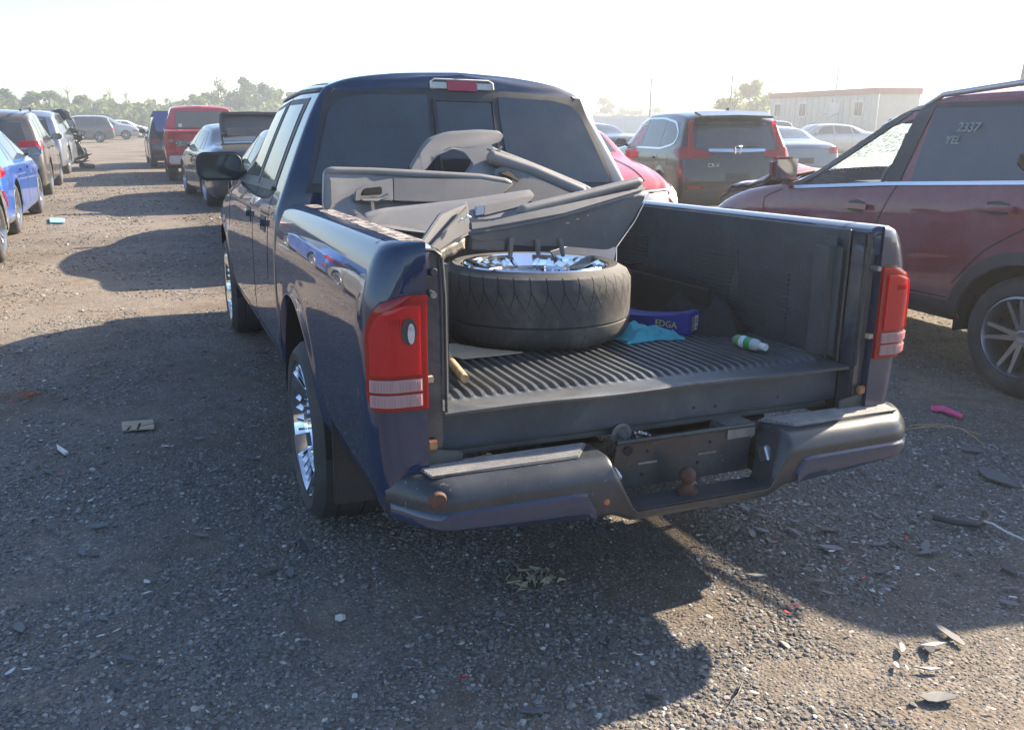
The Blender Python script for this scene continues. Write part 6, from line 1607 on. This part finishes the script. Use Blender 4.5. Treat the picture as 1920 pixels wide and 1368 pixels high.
p = bxp(.09, -.002, .030); t_ = text('lettering', 'EDGA', .034, gold, bx, p, (0, 0, 0), .0003); t_.matrix_local = Matrix.Translation(p) @ Matrix.Rotation(sz, 4, 'Z') @ Matrix.Rotation(rad(90), 4, 'X')
# teal rag
r = random.Random(2); G = []
for i in range(31):
    u = i / 30; row = []
    for j in range(19):
        v = j / 18
        x = .135 + .235 * u + .02 * math.sin(v * 6); y = .49 + .17 * v + .10 * u * (1 - u) - .0 * u
        h = .012 + .040 * math.exp(-((u - .35) / .22) ** 2) * math.exp(-((v - .55) / .35) ** 2) + .020 * math.exp(-((u - .75) / .18) ** 2 - ((v - .45) / .3) ** 2)
        h *= 1 + .45 * mnoise.noise(Vector((u * 7, v * 6, 1))) + .25 * mnoise.noise(Vector((u * 16, v * 14, 4)))
        e_ = min(u, 1 - u, v, 1 - v)
        row.append((x + .015 * mnoise.noise(Vector((v * 5, u * 5, 7))), y + .02 * mnoise.noise(Vector((u * 6, v * 4, 3))), .706 + max(.003, h * min(1, e_ * 6 + .15))))
    G.append(row)
o = MB().grid(G).build('cloth_rag', M['teal_cloth'], None, 180); tag(o, 'crumpled teal rag between the loose tyre and the blue box', 'rag'); o.modifiers.new('t', 'SOLIDIFY').thickness = .003; place(o)
# dark jacket heap
G = []
for i in range(29):
    u = i / 28; row = []
    for j in range(25):
        v = j / 24
        a = math.sin(u * math.pi) ** .6 * math.sin(v * math.pi) ** .6
        h = (.13 + .06 * mnoise.noise(Vector((u * 4, v * 4, 3))) + .03 * mnoise.noise(Vector((u * 11, v * 11, 3)))) * a
        row.append((.47 + .22 * u, .50 + .42 * v + .02 * math.sin(u * 9), .704 + max(0, h)))
    G.append(row)
o = MB().grid(G).build('black_jacket', M['black_cloth'], None, 180); tag(o, 'black cloth bundled against the right wheel housing', 'cloth'); place(o)
# bottle
bt = bed_thing('drink_bottle', 'small green and white plastic bottle lying on the bed floor', 'bottle', (.478, .350, .7285), math.atan2(.135, -.022) + math.pi)
lath = lambda prof, nm, mat: MB().lathe(prof, 24, 'x').build(nm, mat, bt, 50)
lath([(0, 0), (0, .016), (.006, .0205), (.022, .021), (.084, .021), (.098, .0195), (.112, .012), (.120, .0095)], 'bottle_body', glossy('clear_plastic', (.62, .68, .68), .12, trans=.4))
lath([(.008, .0214), (.030, .0216), (.030, .0210)], 'label_band', surf('olive_print', (.12, .22, .06), .4, .3, 60))
lath([(.0302, .0216), (.052, .0216), (.052, .0210)], 'label', surf('label_print', (.55, .62, .62), .4, .35, 160))
lath([(.0522, .0216), (.078, .0216), (.078, .0210)], 'label_band', surf('green_print', (.02, .26, .07), .35, .2, 40))
lath([(.112, .0125), (.134, .0125), (.136, .011), (.136, 0)], 'bottle_cap', M['white_plastic'])
for k in range(2): text('label_lettering', 'ORIGINAL' if k else 'FRESH', .008, M['underbody'], bt, (.041 + .008 * (k - .5), -.0218 * math.cos(.6), .0218 * math.sin(.6)), (rad(60), 0, 0), .0002) if False else None

# ---------------------------------------------------------------- litter on the ground
def shard_mesh(seed, ln=1.0, wd=.5, jag=.25, n=7):
    r = random.Random(seed); pts = []
    for k in range(n):
        a = 2 * math.pi * (k + r.uniform(-.25, .25)) / n; q = 1 + r.uniform(-jag, jag)
        pts.append((math.cos(a) * ln * q, math.sin(a) * wd * q, .08 * math.cos(a) * r.uniform(-1, 1)))
    mb = MB().slab(pts, (0, 0, .07)); return mesh(mb.v, mb.f, 0, None, 'shard')
smats = [surf('shard_grey', (.12, .125, .13), .5, .2, 30), surf('shard_pale', (.52, .52, .50), .5, .15, 30), surf('shard_red', (.42, .03, .04), .35, .2, 30), surf('shard_dark', (.05, .052, .055), .5, .2, 30)]
def shardset(mi): 
    L = []
    for s in range(5):
        me = shard_mesh(s + mi * 10, 1.0, .42 if s % 2 else .28); me.materials.append(smats[mi]); L.append(me)
    return L
SH = [shardset(k) for k in range(4)]
def where(x, y):
    if x < -1.4 and .9 < y <= 4: return 'on the shaded gravel well left of the pickup'
    if x < -1.5 and y <= .9: return 'on the shaded gravel in the lower left corner'
    if x < -.5 and y < .2: return 'on the gravel near the bottom edge left of the middle'
    if .75 <= x < 1.15 and y < .1: return 'on the gravel below the right end of the bumper'
    if x >= 1.15 and y < .1: return 'on the gravel at the right edge'
    if y > 4: return 'on the gravel far left of the pickup'
    if x < -.95: return 'on the shaded gravel left of the pickup' if y > .9 else 'on the shaded gravel at the lower left'
    if x < .05: return 'on the gravel behind the bumper'
    if x < .75: return 'on the gravel below the right half of the bumper'
    return 'on the gravel right of the bumper'
r = random.Random(21)
def litter(x, y, mi, size, name, what, cat):
    o = link(name, SH[mi][r.randrange(5)]); o.location = (x, y, gz(x, y) + .014); o.rotation_euler = (r.uniform(-.16, .16), r.uniform(-.16, .16), r.uniform(0, 6.28)); o.scale = (size, size, size * .8)
    w_ = where(x, y); tag(o, what + ' ' + w_, cat, what + 's ' + w_)
for i, (x, y) in enumerate(SHARDS_T): litter(x, y, 0 if i % 3 else 3, r.uniform(.024, .050), 'plastic_shard', 'flat grey plastic shard', 'shard')
for i, (x, y) in enumerate(WHITES_T): litter(x, y, 1, r.uniform(.009, .019), 'white_scrap', 'small white scrap', 'scrap')
for i, (x, y) in enumerate(REDS_T): litter(x, y, 2, r.uniform(.010, .02), 'red_lens_fragment', 'small red lens fragment', 'fragment')
for k in range(70):
    x = r.uniform(.45, 1.75); y = r.uniform(-.5, .75)
    if k > 45: x = r.uniform(-2.2, -.95); y = r.uniform(-.1, 4.5)
    litter(x, y, 0 if k % 4 else 3, r.uniform(.012, .034), 'plastic_shard', 'flat grey plastic shard', 'shard')
def flat(name, pts, mat, label, cat, th=.006, z=.012, bend=0):
    c = np.mean(np.array(pts), axis=0)
    o = MB().slab([(p[0] - c[0], p[1] - c[1], bend * math.sin(i * 1.7)) for i, p in enumerate(pts)], (0, 0, th)).build(name, mat, None, 0, .0015)
    o.location = (c[0], c[1], gz(*c) + z); tag(o, label, cat); return o
cg = flat('cardboard_strip', CARDG, M['card'], 'beige cardboard strip with dark marks on the ground left of the wheel', 'cardboard', .006, .014)
c_ = np.mean(np.array(CARDG), axis=0)
for a, b, w_ in (((-.05, -.07), (-.035, -.02), .006), ((.0, -.075), (.01, .02), .006), ((.01, -.03), (.07, -.01), .012), ((-.05, .0), (-.03, -.01), .005)):
    MB().slab([(a[0] - w_, a[1], .0065), (a[0] + w_, a[1], .0065), (b[0] + w_, b[1], .0065), (b[0] - w_, b[1], .0065)], (0, 0, .0005)).build('dark_mark', M['underbody'], cg)
flat('blue_wrapper', BLUEF, surf('pale_blue_film', (.25, .50, .70), .3, .2, 5), 'pale blue flattened plastic bottle on the sunlit gravel', 'litter', .018, .01)
flat('pink_strap', PINK, M['pink'], 'bright pink plastic strip on the gravel beside the maroon SUV', 'litter', .010, .012)
flat('grey_leaf_shard', SH1, smats[0], 'largest pale grey shard, pointed at one end, lying at the right edge', 'shard', .005, .016)
flat('grey_leaf_shard', SH2, smats[0], 'narrow olive grey shard under the dry twig', 'shard', .005, .012)
flat('white_wrapper', WH, M['white_plastic'], 'curled white wrapper on the ground left of the cardboard strip', 'litter', .012, .012)
for i, (a, b, c2, lb) in enumerate((((-.053, -.409), (.03, -.36), (.085, -.31), 'broad pale triangular shard in the sunlit gravel'), ((.40, .150), (.47, .125), (.505, .09), 'long pale splinter on the edge of the sunlit strip'),
        ((.53, -.46), (.60, -.49), (.64, -.52), 'pale bar-shaped splinter at the lower right'), ((.615, -.395), (.70, -.40), (.76, -.43), 'pointed pale blade beside the maroon SUV shadow'))):
    P4 = [a, b, c2, ((a[0] + c2[0]) / 2 - .008, (a[1] + c2[1]) / 2 - .018)]; mx_ = sum(p[0] for p in P4) / 4; my_ = sum(p[1] for p in P4) / 4
    flat('pale_splinter', [(mx_ + (p[0] - mx_) * .68, my_ + (p[1] - my_) * .68) for p in P4], surf('bone_shard', (.30, .29, .27), .6), lb, 'shard', .004, .012)
# torn foam
r2 = random.Random(9); mb = MB()
fx0, fy0 = -.265, .375
for k in range(26):
    a = r2.uniform(0, 6.28); q = r2.random() ** .6 * .085
    x = fx0 + math.cos(a) * q * 1.2; y = fy0 + math.sin(a) * q * .8
    p = [Vector((x + r2.uniform(-.025, .025), y + r2.uniform(-.02, .02), gz(x, y) + r2.uniform(.008, .035))) for _ in range(5)]
    mb.slab([p[0], p[1], p[2], p[3]], (0.001, .001, .005))
o = mb.build('foam_scrap', surf('old_foam', (.30, .28, .20), .9, .3, 30, .4), None, 30); tag(o, 'torn yellowish foam scrap on the shaded gravel behind the bumper', 'foam')
# twig, rubber strip, wire, red netting
tw = MB().tube([(2.137, 1.017, .02), (2.255, .944, .03), (2.30, .85, .035), (2.351, .774, .02)], [.004, .004, .003, .002], 6).tube([(2.30, .85, .034), (2.27, .75, .03), (2.239, .660, .015)], [.003, .003, .002], 6).tube([(2.06, .98, .02), (2.2, .93, .035), (2.25, .90, .03)], [.003, .003, .002], 6)
tag(tw.build('dry_twig', M['wood'], None, 60), 'dry forked twig on the gravel right of the bumper end', 'twig')
tag(MB().tube([(1.38, .20, .02), (1.415, .13, .022), (1.48, .088, .02), (1.56, .105, .02), (1.60, .15, .02)], .013, 8).build('rubber_strip', M['black_plastic'], None, 60), 'curved black rubber strip on the gravel right of the bumper', 'rubber strip')
tag(MB().tube([(1.50, .14, .02), (1.525, .06, .03), (1.528, .0, .022), (1.536, -.09, .02)], .004, 6).build('white_wire', M['white_plastic'], None, 60), 'thin white wire lying near the right edge', 'wire')
mb = MB(); r3 = random.Random(6)
for k in range(9):
    x = -2.12 + r3.uniform(-.10, .10); y = 3.28 + r3.uniform(-.08, .08)
    mb.tube([(x, y, .02), (x + r3.uniform(-.06, .06), y + r3.uniform(-.04, .04), .02), (x + r3.uniform(-.08, .08), y + r3.uniform(-.05, .05), .012)], .0025, 5)
tag(mb.build('orange_netting', surf('orange_plastic', (.36, .10, .04), .6), None, 60), 'tangle of orange netting on the shaded gravel at the left', 'netting')
st_ = link('white_stone', stone_mesh(33, 1.0)); st_.data.materials.append(surf('white_stone_m', (.5, .48, .46), .85, .1, 30)); st_.scale = (.018,) * 3; st_.location = (-.915, .414, gz(-.915, .414) + .012); tag(st_, 'rounded pale stone alone on the darker gravel behind the rear wheel', 'stone')

# ---------------------------------------------------------------- haze
hz = MB().box((-160, -34, -1.0), (170, 190, 11.0)).build('haze')
m = bpy.data.materials.new('haze'); m.use_nodes = True; nt = m.node_tree
nt.nodes.remove(nt.nodes['Principled BSDF'])
pv = nt.nodes.new('ShaderNodeVolumePrincipled'); pv.inputs['Color'].default_value = (.92, .96, 1, 1); pv.inputs['Density'].default_value = .0034; pv.inputs['Anisotropy'].default_value = .55
nt.links.new(pv.outputs[0], nt.nodes['Material Output'].inputs['Volume'])
hz.data.materials.append(m); tag(hz, 'thin bright haze in the air over the lot', kind='stuff')
